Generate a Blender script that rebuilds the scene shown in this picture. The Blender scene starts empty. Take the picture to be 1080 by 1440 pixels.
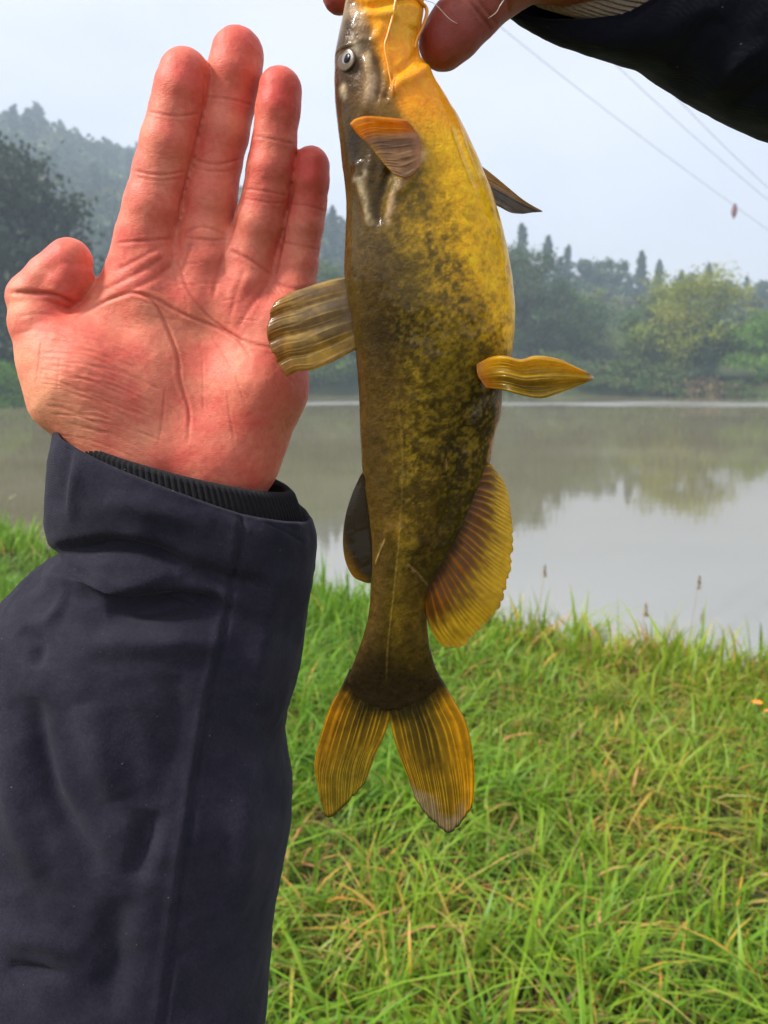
import bpy, bmesh, math, random
import numpy as np
from mathutils import Vector, noise as mnoise

rng = np.random.default_rng(7)
random.seed(7)
sc = bpy.context.scene
col = sc.collection

# ------------------------------------------------------------------ camera
F = 1080.0                      # focal length in photograph pixels (1080 x 1440)
CAMZ = 1.5
HORIZON = 522.0
PITCH = math.atan((720 - HORIZON) / F)
cp, sp = math.cos(PITCH), math.sin(PITCH)
cam = bpy.data.cameras.new('camera')
cam_o = bpy.data.objects.new('camera', cam)
col.objects.link(cam_o)
cam_o.location = (0, 0, CAMZ)
cam_o.rotation_euler = (math.pi / 2 - PITCH, 0, 0)
cam.sensor_fit = 'VERTICAL'
cam.sensor_height = 36
cam.sensor_width = 27
cam.lens = 27
cam.clip_start = 0.01
cam.clip_end = 5000
cam.dof.use_dof = True
cam.dof.focus_distance = 0.345
cam.dof.aperture_fstop = 15
sc.camera = cam_o

# ------------------------------------------------------------------ sky, sun, exposure
SUN_AZ = math.radians(254)      # compass-like angle measured from +Y clockwise: behind the camera and to the left
SUN_EL = math.radians(44)
sun_dir = Vector((math.sin(SUN_AZ) * math.cos(SUN_EL), math.cos(SUN_AZ) * math.cos(SUN_EL), math.sin(SUN_EL)))
world = bpy.data.worlds.new('World')
sc.world = world
world.use_nodes = True
wn, wl = world.node_tree.nodes, world.node_tree.links
wn.clear()
wout = wn.new('ShaderNodeOutputWorld')
wbg = wn.new('ShaderNodeBackground')
wbg.inputs['Strength'].default_value = 0.1
sky = wn.new('ShaderNodeTexSky')
sky.sky_type = 'NISHITA'
sky.sun_disc = False
sky.sun_elevation = SUN_EL
sky.sun_rotation = SUN_AZ
sky.air_density = 1.0
sky.dust_density = 2.0
sky.ozone_density = 2.0
wtc = wn.new('ShaderNodeTexCoord')
wmap = wn.new('ShaderNodeMapping')
wmap.inputs['Scale'].default_value = (1.0, 1.0, 2.6)
wnz = wn.new('ShaderNodeTexNoise')
wnz.inputs['Scale'].default_value = 2.3
wnz.inputs['Detail'].default_value = 5
wnz.inputs['Roughness'].default_value = 0.5
wramp = wn.new('ShaderNodeValToRGB')
wramp.color_ramp.elements[0].position = 0.33
wramp.color_ramp.elements[0].color = (0.72, 0.72, 0.72, 1)
wramp.color_ramp.elements[1].position = 0.62
wramp.color_ramp.elements[1].color = (0.97, 0.97, 0.97, 1)
wmix = wn.new('ShaderNodeMix')
wmix.data_type = 'RGBA'
wmix.inputs[7].default_value = (8.5, 8.3, 9.1, 1)     # thin overcast
wl.new(wtc.outputs['Generated'], wmap.inputs['Vector'])
wl.new(wmap.outputs['Vector'], wnz.inputs['Vector'])
wl.new(wnz.outputs['Fac'], wramp.inputs['Fac'])
wl.new(wramp.outputs['Color'], wmix.inputs[0])
wl.new(sky.outputs['Color'], wmix.inputs[6])
wl.new(wmix.outputs[2], wbg.inputs['Color'])
wl.new(wbg.outputs['Background'], wout.inputs['Surface'])

sun = bpy.data.lights.new('sun', 'SUN')
sun.energy = 4.4
sun.angle = math.radians(11)
sun.color = (1.0, 0.95, 0.87)
sun_o = bpy.data.objects.new('sun', sun)
col.objects.link(sun_o)
sun_o.rotation_euler = (-sun_dir).to_track_quat('-Z', 'Y').to_euler()
sun_o.location = (-3, -3, 6)

sc.view_settings.view_transform = 'Standard'
sc.view_settings.look = 'None'
sc.view_settings.gamma = 1.0
sc.view_settings.exposure = 0.40
sc.view_settings.use_curve_mapping = False
sc.cycles.max_bounces = 8
sc.cycles.transparent_max_bounces = 12
sc.cycles.volume_bounces = 1
sc.cycles.use_denoising = True
sc.cycles.sample_clamp_indirect = 6

# ------------------------------------------------------------------ helpers
UP = np.array([0, sp, cp])
FW = np.array([0, cp, -sp])
RT = np.array([1.0, 0, 0])
CAM = np.array([0, 0, CAMZ])


def P(px, py, Y):
    """point where the ray through photograph pixel (px, py) meets the upright plane y = Y"""
    px, py, Y = np.broadcast_arrays(np.asarray(px, float), np.asarray(py, float), np.asarray(Y, float))
    d = RT * ((px - 540) / F)[..., None] + UP * ((720 - py) / F)[..., None] + FW
    t = Y / d[..., 1]
    return CAM + d * t[..., None]


def SC(py, Y):
    """metres per photograph pixel there"""
    d1 = sp * (720 - py) / F + cp
    return Y / d1 / F


def PG(px, py, z=0.0):
    """point where the ray meets the level z"""
    d = RT * ((px - 540) / F) + UP * ((720 - py) / F) + FW
    return CAM + d * ((z - CAMZ) / d[2])


def to_px(v):
    r = v - CAM
    zc = r @ FW
    return 540 + F * (r @ RT) / zc, 720 - F * (r @ UP) / zc


def sm(a, b, x):
    t = np.clip((x - a) / (b - a), 0, 1)
    return t * t * (3 - 2 * t)


def gnoise(v, scale, seed=0.0, octaves=3):
    """smooth value noise on an (n,3) array, about -1..1, vectorised"""
    out = np.zeros(len(v))
    amp, tot = 1.0, 0.0
    p = np.asarray(v, float) * scale + seed * 17.31
    for o in range(octaves):
        i = np.floor(p).astype(np.int64)
        f = p - i
        f = f * f * (3 - 2 * f)
        acc = 0
        for dx in (0, 1):
            for dy in (0, 1):
                for dz in (0, 1):
                    n = (i[:, 0] + dx) * 73856093 ^ (i[:, 1] + dy) * 19349663 ^ (i[:, 2] + dz) * 83492791
                    n = (n ^ (n >> 13)) * 1274126177 & 0x7fffffff
                    n = (n ^ (n >> 16)) & 0xffff
                    w = (f[:, 0] if dx else 1 - f[:, 0]) * (f[:, 1] if dy else 1 - f[:, 1]) * (f[:, 2] if dz else 1 - f[:, 2])
                    acc = acc + w * (n / 32767.5 - 1)
        out += amp * acc
        tot += amp
        amp *= 0.5
        p = p * 2.03 + 11.7
    return out / tot * 1.5


def seg_dist(px, py, pts):
    """distance of points to a polyline in the plane, and the place along it 0..1"""
    best = np.full(px.shape, 1e9)
    pos = np.zeros(px.shape)
    pts = np.asarray(pts, float)
    ln = np.hypot(*(pts[1:] - pts[:-1]).T)
    cum = np.concatenate([[0], np.cumsum(ln)])
    for k in range(len(pts) - 1):
        a, b = pts[k], pts[k + 1]
        ab = b - a
        t = np.clip(((px - a[0]) * ab[0] + (py - a[1]) * ab[1]) / (ab @ ab + 1e-12), 0, 1)
        d = np.hypot(px - a[0] - t * ab[0], py - a[1] - t * ab[1])
        m = d < best
        best = np.where(m, d, best)
        pos = np.where(m, (cum[k] + t * ln[k]) / cum[-1], pos)
    return best, pos


def catmull(pts, n):
    pts = np.asarray(pts, float)
    ext = np.vstack([2 * pts[0] - pts[1], pts, 2 * pts[-1] - pts[-2]])
    m = len(pts) - 1
    t = np.linspace(0, m, n)
    i = np.minimum(t.astype(int), m - 1)
    f = (t - i)[:, None]
    p0, p1, p2, p3 = ext[i], ext[i + 1], ext[i + 2], ext[i + 3]
    return 0.5 * (2 * p1 + (p2 - p0) * f + (2 * p0 - 5 * p1 + 4 * p2 - p3) * f * f + (3 * p1 - p0 - 3 * p2 + p3) * f ** 3)


def arc_sample(pts, n):
    """n points evenly along a smoothed polyline"""
    c = catmull(pts, 40 * len(pts)) if len(pts) > 2 else np.asarray(pts, float)
    s = np.concatenate([[0], np.cumsum(np.sqrt(((c[1:] - c[:-1]) ** 2).sum(1)))])
    q = np.linspace(0, s[-1], n)
    return np.stack([np.interp(q, s, c[:, k]) for k in range(c.shape[1])], 1)


def mesh_from(name, verts, faces, smooth=True):
    me = bpy.data.meshes.new(name)
    verts = np.asarray(verts, np.float32)
    faces = np.asarray(faces, np.int32)
    nv, nf, k = len(verts), len(faces), faces.shape[1]
    me.vertices.add(nv)
    me.vertices.foreach_set('co', verts.ravel())
    me.loops.add(nf * k)
    me.loops.foreach_set('vertex_index', faces.ravel())
    me.polygons.add(nf)
    me.polygons.foreach_set('loop_start', np.arange(nf, dtype=np.int32) * k)
    me.update(calc_edges=True)
    me.validate()
    if smooth:
        me.polygons.foreach_set('use_smooth', np.ones(len(me.polygons), bool))
    return me


def add_obj(name, me, mat=None, parent=None):
    o = bpy.data.objects.new(name, me)
    col.objects.link(o)
    if mat and me is not None and not me.materials:
        me.materials.append(mat)
    o.parent = parent
    return o


def tag(o, label=None, cat=None, group=None, kind=None):
    if label: o['label'] = label
    if cat: o['category'] = cat
    if group: o['group'] = group
    if kind: o['kind'] = kind
    return o


def empty(name, loc):
    o = bpy.data.objects.new(name, None)
    col.objects.link(o)
    o.location = loc
    o.empty_display_size = 0.05
    return o


def local(o, v):
    """world coordinates to coordinates under an unrotated empty"""
    return np.asarray(v) - np.array(o.location)


def set_col(me, name, arr):
    a = me.color_attributes.new(name, 'FLOAT_COLOR', 'POINT')
    arr = np.asarray(arr, np.float32)
    if arr.shape[1] == 3:
        arr = np.hstack([arr, np.ones((len(arr), 1), np.float32)])
    a.data.foreach_set('color', arr.ravel())


def get_co(me):
    a = np.empty(len(me.vertices) * 3, np.float32)
    me.vertices.foreach_get('co', a)
    return a.reshape(-1, 3).astype(float)


def get_no(me):
    a = np.empty(len(me.vertices) * 3, np.float32)
    me.vertices.foreach_get('normal', a)
    return a.reshape(-1, 3).astype(float)


def grid_faces(nr, nc, close=False):
    i = np.arange(nr - 1)[:, None]
    j = np.arange(nc if close else nc - 1)[None, :]
    j2 = (j + 1) % nc
    return np.stack([i * nc + j, i * nc + j2, (i + 1) * nc + j2, (i + 1) * nc + j], -1).reshape(-1, 4)


def tube(pts, radii, sides=8, cap=True):
    pts = np.asarray(pts, float)
    n = len(pts)
    radii = np.broadcast_to(np.asarray(radii, float), (n,))
    tan = np.gradient(pts, axis=0)
    tan /= np.linalg.norm(tan, axis=1)[:, None] + 1e-12
    ref = np.array([0, 0, 1.0]) if abs(tan[0][2]) < 0.9 else np.array([1.0, 0, 0])
    vs = []
    for k in range(n):
        ref = ref - tan[k] * (ref @ tan[k])
        ref /= np.linalg.norm(ref) + 1e-12
        b = np.cross(tan[k], ref)
        a = np.linspace(0, 2 * math.pi, sides, endpoint=False)
        vs.append(pts[k] + radii[k] * (np.cos(a)[:, None] * ref + np.sin(a)[:, None] * b))
    v = np.vstack(vs)
    f = grid_faces(n, sides, True)
    if cap:
        c0, c1 = len(v), len(v) + 1
        v = np.vstack([v, pts[:1], pts[-1:]])
        j = np.arange(sides)
        f = np.vstack([f, np.stack([np.full(sides, c0), (j + 1) % sides, j, j], 1),
                       np.stack([np.full(sides, c1), (n - 1) * sides + j, (n - 1) * sides + (j + 1) % sides, (n - 1) * sides + (j + 1) % sides], 1)])
    return v, f


def tri_safe(name, v, f):
    """faces array that may hold quads with a doubled last index"""
    me = bpy.data.meshes.new(name)
    me.from_pydata([tuple(p) for p in v], [], [tuple(q[:3]) if q[2] == q[3] else tuple(q) for q in f.tolist()])
    me.polygons.foreach_set('use_smooth', np.ones(len(me.polygons), bool))
    return me


def join(parts):
    vs, fs, n = [], [], 0
    for v, f in parts:
        vs.append(v); fs.append(np.asarray(f) + n); n += len(v)
    return np.vstack(vs), np.vstack(fs)


# ------------------------------------------------------------------ materials
class NT:
    def __init__(s, name):
        s.m = bpy.data.materials.new(name)
        s.m.use_nodes = True
        s.n, s.l = s.m.node_tree.nodes, s.m.node_tree.links
        s.n.clear()
        s.out = s.n.new('ShaderNodeOutputMaterial')

    def add(s, t, **kw):
        x = s.n.new('ShaderNode' + t)
        for k, v in kw.items():
            setattr(x, k, v)
        return x

    def put(s, sock, v):
        if isinstance(v, bpy.types.NodeSocket):
            s.l.new(v, sock)
        else:
            sock.default_value = v

    def noise(s, scale, detail=4, rough=0.5, vec=None, mapscale=None):
        x = s.add('TexNoise')
        x.inputs['Scale'].default_value = scale
        x.inputs['Detail'].default_value = detail
        x.inputs['Roughness'].default_value = rough
        src = vec or s.add('TexCoord').outputs['Object']
        if mapscale:
            mp = s.add('Mapping')
            mp.inputs['Scale'].default_value = mapscale
            s.l.new(src, mp.inputs['Vector'])
            src = mp.outputs['Vector']
        s.l.new(src, x.inputs['Vector'])
        return x.outputs['Fac']

    def ramp(s, fac, stops):
        r = s.add('ValToRGB')
        e = r.color_ramp.elements
        while len(e) < len(stops):
            e.new(0.5)
        for k, (p, c) in enumerate(stops):
            e[k].position = p
            e[k].color = tuple(c) + (1,) if len(c) == 3 else c
        s.l.new(fac, r.inputs['Fac'])
        return r.outputs['Color']

    def attr(s, name):
        return s.add('Attribute', attribute_name=name)

    def mix(s, fac, a, b, mode='MIX'):
        x = s.add('Mix', data_type='RGBA', blend_type=mode)
        s.put(x.inputs[0], fac)
        s.put(x.inputs[6], a if isinstance(a, bpy.types.NodeSocket) else tuple(a) + (1,))
        s.put(x.inputs[7], b if isinstance(b, bpy.types.NodeSocket) else tuple(b) + (1,))
        return x.outputs[2]

    def math(s, op, a, b=0.0):
        x = s.add('Math', operation=op)
        s.put(x.inputs[0], a)
        s.put(x.inputs[1], b)
        return x.outputs[0]

    def bump(s, h, strength, dist, normal=None):
        b = s.add('Bump')
        b.inputs['Strength'].default_value = strength
        b.inputs['Distance'].default_value = dist
        s.l.new(h, b.inputs['Height'])
        if normal: s.l.new(normal, b.inputs['Normal'])
        return b.outputs['Normal']

    def bsdf(s, **kw):
        b = s.add('BsdfPrincipled')
        for k, v in kw.items():
            key = k.replace('_', ' ')
            for nm in b.inputs.keys():
                if nm.lower() == key.lower():
                    if isinstance(v, tuple) and len(v) == 3 and b.inputs[nm].type == 'RGBA':
                        v = v + (1,)
                    s.put(b.inputs[nm], v)
        return b.outputs[0]

    def done(s, shader):
        s.l.new(shader, s.out.inputs['Surface'])
        return s.m


def mat_skin(name, base, red, deep):
    t = NT(name)
    a = t.attr('paint')
    sep = t.add('SeparateColor')
    t.l.new(a.outputs['Color'], sep.inputs[0])
    n1 = t.noise(60, 5, 0.6)
    n2 = t.noise(420, 3, 0.6)
    c = t.mix(t.ramp(n1, [(0.35, (0, 0, 0)), (0.65, (0.75,) * 3)]), base, red)
    c = t.mix(sep.outputs[0], c, red)
    c = t.mix(sep.outputs[2], c, (0.80, 0.38, 0.21))
    c = t.mix(t.math('MULTIPLY', sep.outputs[1], 0.75), c, deep)
    c = t.mix(0.22, c, t.ramp(n2, [(0.3, (0.45, 0.2, 0.15)), (0.7, (1, 0.75, 0.62))]), 'OVERLAY')
    wr = t.noise(1.0, 4, 0.65, mapscale=(500, 500, 1500))
    vor = t.add('TexVoronoi', feature='DISTANCE_TO_EDGE')
    vor.inputs['Scale'].default_value = 900
    t.l.new(t.add('TexCoord').outputs['Object'], vor.inputs['Vector'])
    nb = t.bump(t.math('ADD', wr, t.math('MULTIPLY', vor.outputs['Distance'], 0.6)), 0.34, 0.0006)
    return t.done(t.bsdf(Base_Color=c, Roughness=0.5, Normal=nb, Subsurface_Weight=0.18, Subsurface_Scale=0.004,
                         Subsurface_Radius=(1.0, 0.3, 0.15), Specular_IOR_Level=0.32))


def mat_fabric(name, c1, c2, weave=2600, rough=0.85, spec=0.15):
    t = NT(name)
    n = t.noise(35, 5, 0.65)
    n2 = t.noise(700, 2, 0.5)
    c = t.mix(t.ramp(n, [(0.3, (0, 0, 0)), (0.75, (1, 1, 1))]), c1, c2)
    c = t.mix(0.25, c, t.ramp(n2, [(0.3, (0.2,) * 3), (0.7, (0.8,) * 3)]), 'OVERLAY')
    speck = t.noise(650, 1, 0.4)
    c = t.mix(t.ramp(speck, [(0.80, (0, 0, 0)), (0.82, (0.5,) * 3)]), c, (0.22, 0.20, 0.20))
    w = t.add('TexWave', wave_type='BANDS', bands_direction='DIAGONAL')
    w.inputs['Scale'].default_value = weave / 6.0
    w.inputs['Distortion'].default_value = 1.5
    t.l.new(t.add('TexCoord').outputs['Object'], w.inputs['Vector'])
    nb = t.bump(w.outputs['Fac'], 0.25, 0.0004, t.bump(n2, 0.25, 0.0006))
    return t.done(t.bsdf(Base_Color=c, Roughness=rough, Normal=nb, Sheen_Weight=0.04, Sheen_Roughness=0.5, Specular_IOR_Level=spec))


def mat_fish(name):
    t = NT(name)
    a = t.attr('paint')
    n = t.noise(260, 4, 0.65)
    n2 = t.noise(900, 2, 0.5)
    c = t.mix(0.36, a.outputs['Color'], t.ramp(n, [(0.3, (0.28,) * 3), (0.7, (0.78,) * 3)]), 'OVERLAY')
    c = t.mix(0.3, c, t.ramp(n2, [(0.3, (0.3,) * 3), (0.7, (0.7,) * 3)]), 'OVERLAY')
    r = t.ramp(t.noise(90, 3, 0.6), [(0.3, (0.2,) * 3), (0.7, (0.42,) * 3)])
    nb = t.bump(n2, 0.35, 0.0006, t.bump(n, 0.28, 0.0014))
    return t.done(t.bsdf(Base_Color=c, Roughness=r, Normal=nb, Specular_IOR_Level=0.12, Coat_Weight=0.24, Coat_Roughness=0.04,
                         Subsurface_Weight=0.08, Subsurface_Scale=0.003, Subsurface_Radius=(1, 0.5, 0.1)))


def mat_fin(name, transl=0.55, clear=0.3):
    t = NT(name)
    a = t.attr('paint')
    n = t.noise(420, 3, 0.6)
    c = t.mix(0.35, a.outputs['Color'], t.ramp(n, [(0.3, (0.3,) * 3), (0.7, (0.75,) * 3)]), 'OVERLAY')
    nb = t.bump(n, 0.3, 0.0005)
    p = t.bsdf(Base_Color=c, Roughness=0.3, Normal=nb, Specular_IOR_Level=0.5, Coat_Weight=0.5, Coat_Roughness=0.06)
    tr = t.add('BsdfTranslucent')
    t.l.new(c, tr.inputs['Color'])
    m1 = t.add('MixShader')
    m1.inputs[0].default_value = transl
    t.l.new(p, m1.inputs[1]); t.l.new(tr.outputs[0], m1.inputs[2])
    tp = t.add('BsdfTransparent')
    t.l.new(t.mix(0.5, c, (1, 1, 1)), tp.inputs['Color'])
    m2 = t.add('MixShader')
    sep = t.add('Math', operation='MULTIPLY')
    t.l.new(a.outputs['Alpha'], sep.inputs[0])
    sep.inputs[1].default_value = clear
    t.l.new(sep.outputs[0], m2.inputs[0])
    t.l.new(m1.outputs[0], m2.inputs[1]); t.l.new(tp.outputs[0], m2.inputs[2])
    return t.done(m2.outputs[0])


def mat_simple(name, c1, c2, scale=50, rough=0.6, spec=0.5, bump=0.2, dist=0.002, **kw):
    t = NT(name)
    n = t.noise(scale, 4, 0.6)
    c = t.mix(t.ramp(n, [(0.3, (0, 0, 0)), (0.7, (1, 1, 1))]), c1, c2)
    nb = t.bump(n, bump, dist)
    return t.done(t.bsdf(Base_Color=c, Roughness=rough, Specular_IOR_Level=spec, Normal=nb, **kw))


def mat_leaf(name, tint=(1, 1, 1), transl=0.3, rough=0.55):
    t = NT(name)
    a = t.attr('paint')
    oi = t.add('ObjectInfo')
    c = t.mix(1.0, a.outputs['Color'], tint, 'MULTIPLY')
    c = t.mix(t.math('MULTIPLY', oi.outputs['Random'], 0.35), c, t.mix(1.0, c, (1.3, 1.05, 0.7), 'MULTIPLY'))
    p = t.bsdf(Base_Color=c, Roughness=rough, Specular_IOR_Level=0.35)
    tr = t.add('BsdfTranslucent')
    t.l.new(c, tr.inputs['Color'])
    m = t.add('MixShader')
    m.inputs[0].default_value = transl
    t.l.new(p, m.inputs[1]); t.l.new(tr.outputs[0], m.inputs[2])
    return t.done(m.outputs[0])


M_skin = mat_skin('skin', (0.68, 0.215, 0.135), (0.60, 0.085, 0.065), (0.28, 0.04, 0.03))
M_skin2 = mat_skin('skin_companion', (0.24, 0.075, 0.04), (0.27, 0.055, 0.05), (0.12, 0.03, 0.02))  # darker, redder base puts the shade on this hand into the skin colour
M_sleeve = mat_fabric('navy_twill', (0.013, 0.0128, 0.022), (0.030, 0.028, 0.041), rough=0.85, spec=0.10)
M_sleeve2 = mat_fabric('black_navy_cloth', (0.0022, 0.003, 0.008), (0.004, 0.0055, 0.013))
M_knit = mat_fabric('black_rib_knit', (0.008, 0.008, 0.010), (0.016, 0.016, 0.018), 1500, 0.95)
M_knit2 = mat_fabric('grey_rib_knit', (0.22, 0.18, 0.14), (0.30, 0.255, 0.21), 1500, 0.95)
M_fish = mat_fish('fish_skin')
M_fin = mat_fin('fin_membrane')
M_leaf = mat_leaf('foliage', tint=(1.5, 1.55, 1.45))
M_grass = mat_leaf('grass_blade', transl=0.35, rough=0.45)
M_bark = mat_simple('bark', (0.06, 0.045, 0.035), (0.14, 0.11, 0.085), 6, 0.9, 0.2, 0.5, 0.03)

# ------------------------------------------------------------------ terrain, water
SHX = [-60, -12, -4.3, -0.5, 0.95, 2.0, 6, 40]
SHY = [16, 10.0, 7.5, 5.0, 4.15, 3.55, 2.6, -4]


def shore(x):
    return np.interp(x, SHX, SHY)


def far_shore(x):
    return 62 + 3.0 * np.sin(x * 0.11 + 1) + 1.5 * np.sin(x * 0.31) - 7 * sm(14, 34, x) - 10 * sm(-10, -40, x)


WATER_Z = -0.38


def ridge(x):
    return np.interp(x, [-500, -220, -150, -100, -72, -40, -10, 40, 80, 130, 260, 500], [58, 64, 62, 59, 47, 38, 27, 15, 10, 8, 14, 22])


def height(x, y):
    x = np.asarray(x, float); y = np.asarray(y, float)
    s = shore(x)
    near = 0.03 * np.sin(x * 2.1 + 0.7) * np.sin(y * 1.7) + 0.02 * np.sin(x * 5.3 + y * 3.1)
    near = near - 1.3 * sm(-0.05, 0.9, y - s)
    f = far_shore(x)
    d = y - f
    far = -1.3 + 2.3 * sm(-2.0, 1.6, d) + 0.02 * np.maximum(d, 0)
    q = sm(8, 190, d)
    far = far + ridge(x) * q * (1 + 0.10 * np.sin(x * 0.05 + 2) * np.sin(y * 0.04))
    return np.where(y < (s + f) * 0.5, near, far)


gx = np.concatenate([np.linspace(-450, -80, 26), np.linspace(-70, -10, 41), np.linspace(-9.6, 9.6, 121), np.linspace(10, 70, 41), np.linspace(80, 450, 26)])
gy = np.concatenate([np.linspace(-12, 1, 14), np.linspace(1.15, 12, 90), np.linspace(12.5, 45, 30), np.linspace(46, 80, 60), np.linspace(82, 460, 70)])
X, Yg = np.meshgrid(gx, gy)
V = np.stack([X, Yg, height(X, Yg)], -1).reshape(-1, 3)
me = mesh_from('ground', V, grid_faces(len(gy), len(gx)))
t = NT('ground_soil')
n = t.noise(3.0, 6, 0.65)
n2 = t.noise(0.35, 5, 0.6)
c = t.ramp(n, [(0.3, (0.022, 0.020, 0.010)), (0.55, (0.05, 0.055, 0.018)), (0.8, (0.10, 0.085, 0.035))])
geo = t.add('NewGeometry')
sepx = t.add('SeparateXYZ')
t.l.new(geo.outputs['Position'], sepx.inputs[0])
farmask = t.add('MapRange')
t.l.new(sepx.outputs['Y'], farmask.inputs['Value'])
farmask.inputs['From Min'].default_value = 30
farmask.inputs['From Max'].default_value = 75
cf = t.ramp(n2, [(0.3, (0.03, 0.045, 0.014)), (0.55, (0.06, 0.08, 0.025)), (0.75, (0.20, 0.14, 0.08))])
c = t.mix(farmask.outputs[0], c, cf)
M_ground = t.done(t.bsdf(Base_Color=c, Roughness=0.95, Specular_IOR_Level=0.1, Normal=t.bump(n, 0.6, 0.03)))
tag(add_obj('ground', me, M_ground), kind='structure')

t = NT('river_water')
geo = t.add('NewGeometry')
pos = geo.outputs['Position']
sepx = t.add('SeparateXYZ')
t.l.new(pos, sepx.inputs[0])
w1 = t.noise(1.0, 4, 0.55, vec=pos, mapscale=(0.9, 2.4, 1))
w2 = t.noise(1.0, 3, 0.6, vec=pos, mapscale=(3.0, 7.5, 1))
strip_n = t.noise(1.0, 4, 0.6, vec=pos, mapscale=(0.10, 0.10, 1))
ypos = t.math('ADD', sepx.outputs['Y'], t.math('MULTIPLY', t.math('SUBTRACT', strip_n, 0.5), 14.0))
strip = t.ramp(t.math('MULTIPLY', t.math('SUBTRACT', ypos, 40.0), 1 / 14.0),
               [(0.18, (0, 0, 0)), (0.34, (1, 1, 1)), (0.50, (1, 1, 1)), (0.66, (0, 0, 0))])
amp = t.math('ADD', t.math('MULTIPLY', strip, 1.0), 0.006)
h = t.math('MULTIPLY', t.math('ADD', w1, t.math('MULTIPLY', w2, 0.5)), amp)
nb = t.bump(h, 1.0, 0.22)
mud = t.mix(t.ramp(t.noise(1.0, 4, 0.6, vec=pos, mapscale=(0.15, 0.3, 1)), [(0.3, (0, 0, 0)), (0.7, (1, 1, 1))]), (0.15, 0.13, 0.065), (0.21, 0.185, 0.115))
rough = t.math('ADD', t.math('MULTIPLY', strip, 0.2), 0.012)
dif = t.add('BsdfDiffuse')
t.l.new(mud, dif.inputs['Color'])
glo = t.add('BsdfGlossy')
glo.inputs['Color'].default_value = (0.97, 0.97, 0.97, 1)
t.l.new(rough, glo.inputs['Roughness']); t.l.new(nb, glo.inputs['Normal'])
fre = t.add('Fresnel')
fre.inputs['IOR'].default_value = 7.0
wmx = t.add('MixShader')
t.l.new(fre.outputs[0], wmx.inputs[0]); t.l.new(dif.outputs[0], wmx.inputs[1]); t.l.new(glo.outputs[0], wmx.inputs[2])
M_water = t.done(wmx.outputs[0])
wx = np.linspace(-440, 440, 23)
wy = np.linspace(-8, 120, 17)
X, Yg = np.meshgrid(wx, wy)
me = mesh_from('river', np.stack([X, Yg, np.full_like(X, WATER_Z)], -1).reshape(-1, 3), grid_faces(len(wy), len(wx)))
tag(add_obj('river', me, M_water), kind='structure')

# ------------------------------------------------------------------ trees
def quads(cen, size, nrm_jit=1.0, aspect=1.5, up_bias=0.0):
    n = len(cen)
    a = rng.normal(size=(n, 3))
    a[:, 2] = a[:, 2] * (1 - up_bias * 0.6) + up_bias
    a /= np.linalg.norm(a, axis=1)[:, None]
    b = rng.normal(size=(n, 3))
    b -= a * (a * b).sum(1)[:, None]
    b /= np.linalg.norm(b, axis=1)[:, None]
    c = np.cross(a, b)
    s = np.broadcast_to(np.asarray(size, float), (n,))[:, None] * rng.uniform(0.65, 1.35, (n, 1))
    bend = a * s * 0.25
    v = np.stack([cen - b * s * aspect * 0.5, cen - c * s * 0.5 + bend, cen + b * s * aspect * 0.5, cen + c * s * 0.5 + bend], 1)
    return v.reshape(-1, 3), np.arange(n * 4).reshape(-1, 4)


def crown_points(w, hgt, z0, nclump, nleaf, spread, shape='round'):
    """leaf centres gathered into clumps inside an uneven crown"""
    cl = []
    while len(cl) < nclump:
        p = rng.uniform(-1, 1, 3)
        r = np.linalg.norm(p)
        if shape == 'cone':
            rr = (1 - (p[2] + 1) / 2) ** 0.85 * 0.92 + 0.03
            q_ = math.sqrt(rng.random()) * rr
            a_ = rng.uniform(0, math.tau)
            p[0], p[1] = q_ * math.cos(a_), q_ * math.sin(a_)
        else:
            if r > 1 or r < 0.35: continue
        cl.append(p)
    cl = np.array(cl)
    if shape == 'cone':
        m_ = max(6, nclump // 3)
        cl[:m_, :2] *= 0.1
        cl[:m_, 2] = np.linspace(0.1, 0.95, m_)
    cl[:, 0:2] *= w / 2
    cl[:, 2] = z0 + (cl[:, 2] + 1) / 2 * hgt
    k = rng.integers(0, nclump, nleaf)
    csz = rng.uniform(0.6, 1.3, nclump)
    off = rng.normal(size=(nleaf, 3)) * spread * csz[k][:, None]
    off[:, 2] *= 0.65
    if shape == 'cone': off[:, :2] *= np.clip(1.3 - (cl[k][:, 2:3] - z0) / hgt, 0.25, 1)
    return cl[k] + off, k, cl


def paint_leaves(k, nclump, base, var=0.25, pts=None):
    g = rng.uniform(1 - var, 1 + var, (nclump, 1)) * (1 + rng.normal(size=(nclump, 3)) * 0.06)
    c = np.asarray(base)[None] * g[k] * rng.uniform(0.75, 1.25, (len(k), 1))
    return np.repeat(np.clip(c, 0.004, 0.9), 4, axis=0)


def limbs(hgt, w, z0, cl, r0, n=7, lean=0.0):
    top = z0 + (hgt - z0) * 0.75
    z = np.linspace(0, 1, 9)
    ax = np.stack([lean * z * z * hgt + 0.02 * hgt * np.sin(z * 5 + rng.uniform(0, 6)), 0.02 * hgt * np.sin(z * 4 + rng.uniform(0, 6)), z * top - 0.3], 1)
    parts = [tube(ax, r0 * (1 - 0.8 * z), 7)]
    for c in cl[rng.choice(len(cl), min(n, len(cl)), replace=False)]:
        q = rng.uniform(0.3, 0.85)
        a = np.array([np.interp(q, z, ax[:, j]) for j in range(3)])
        if c[2] < a[2]: a = np.array([np.interp(q * 0.5, z, ax[:, j]) for j in range(3)])
        mid = (a + c) / 2 + np.array([0, 0, 0.06 * hgt])
        parts.append(tube(catmull([a, mid, c], 6), r0 * 0.45 * np.linspace(1, 0.25, 6), 5))
    return join(parts)


TREE_LIB = {}


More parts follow.
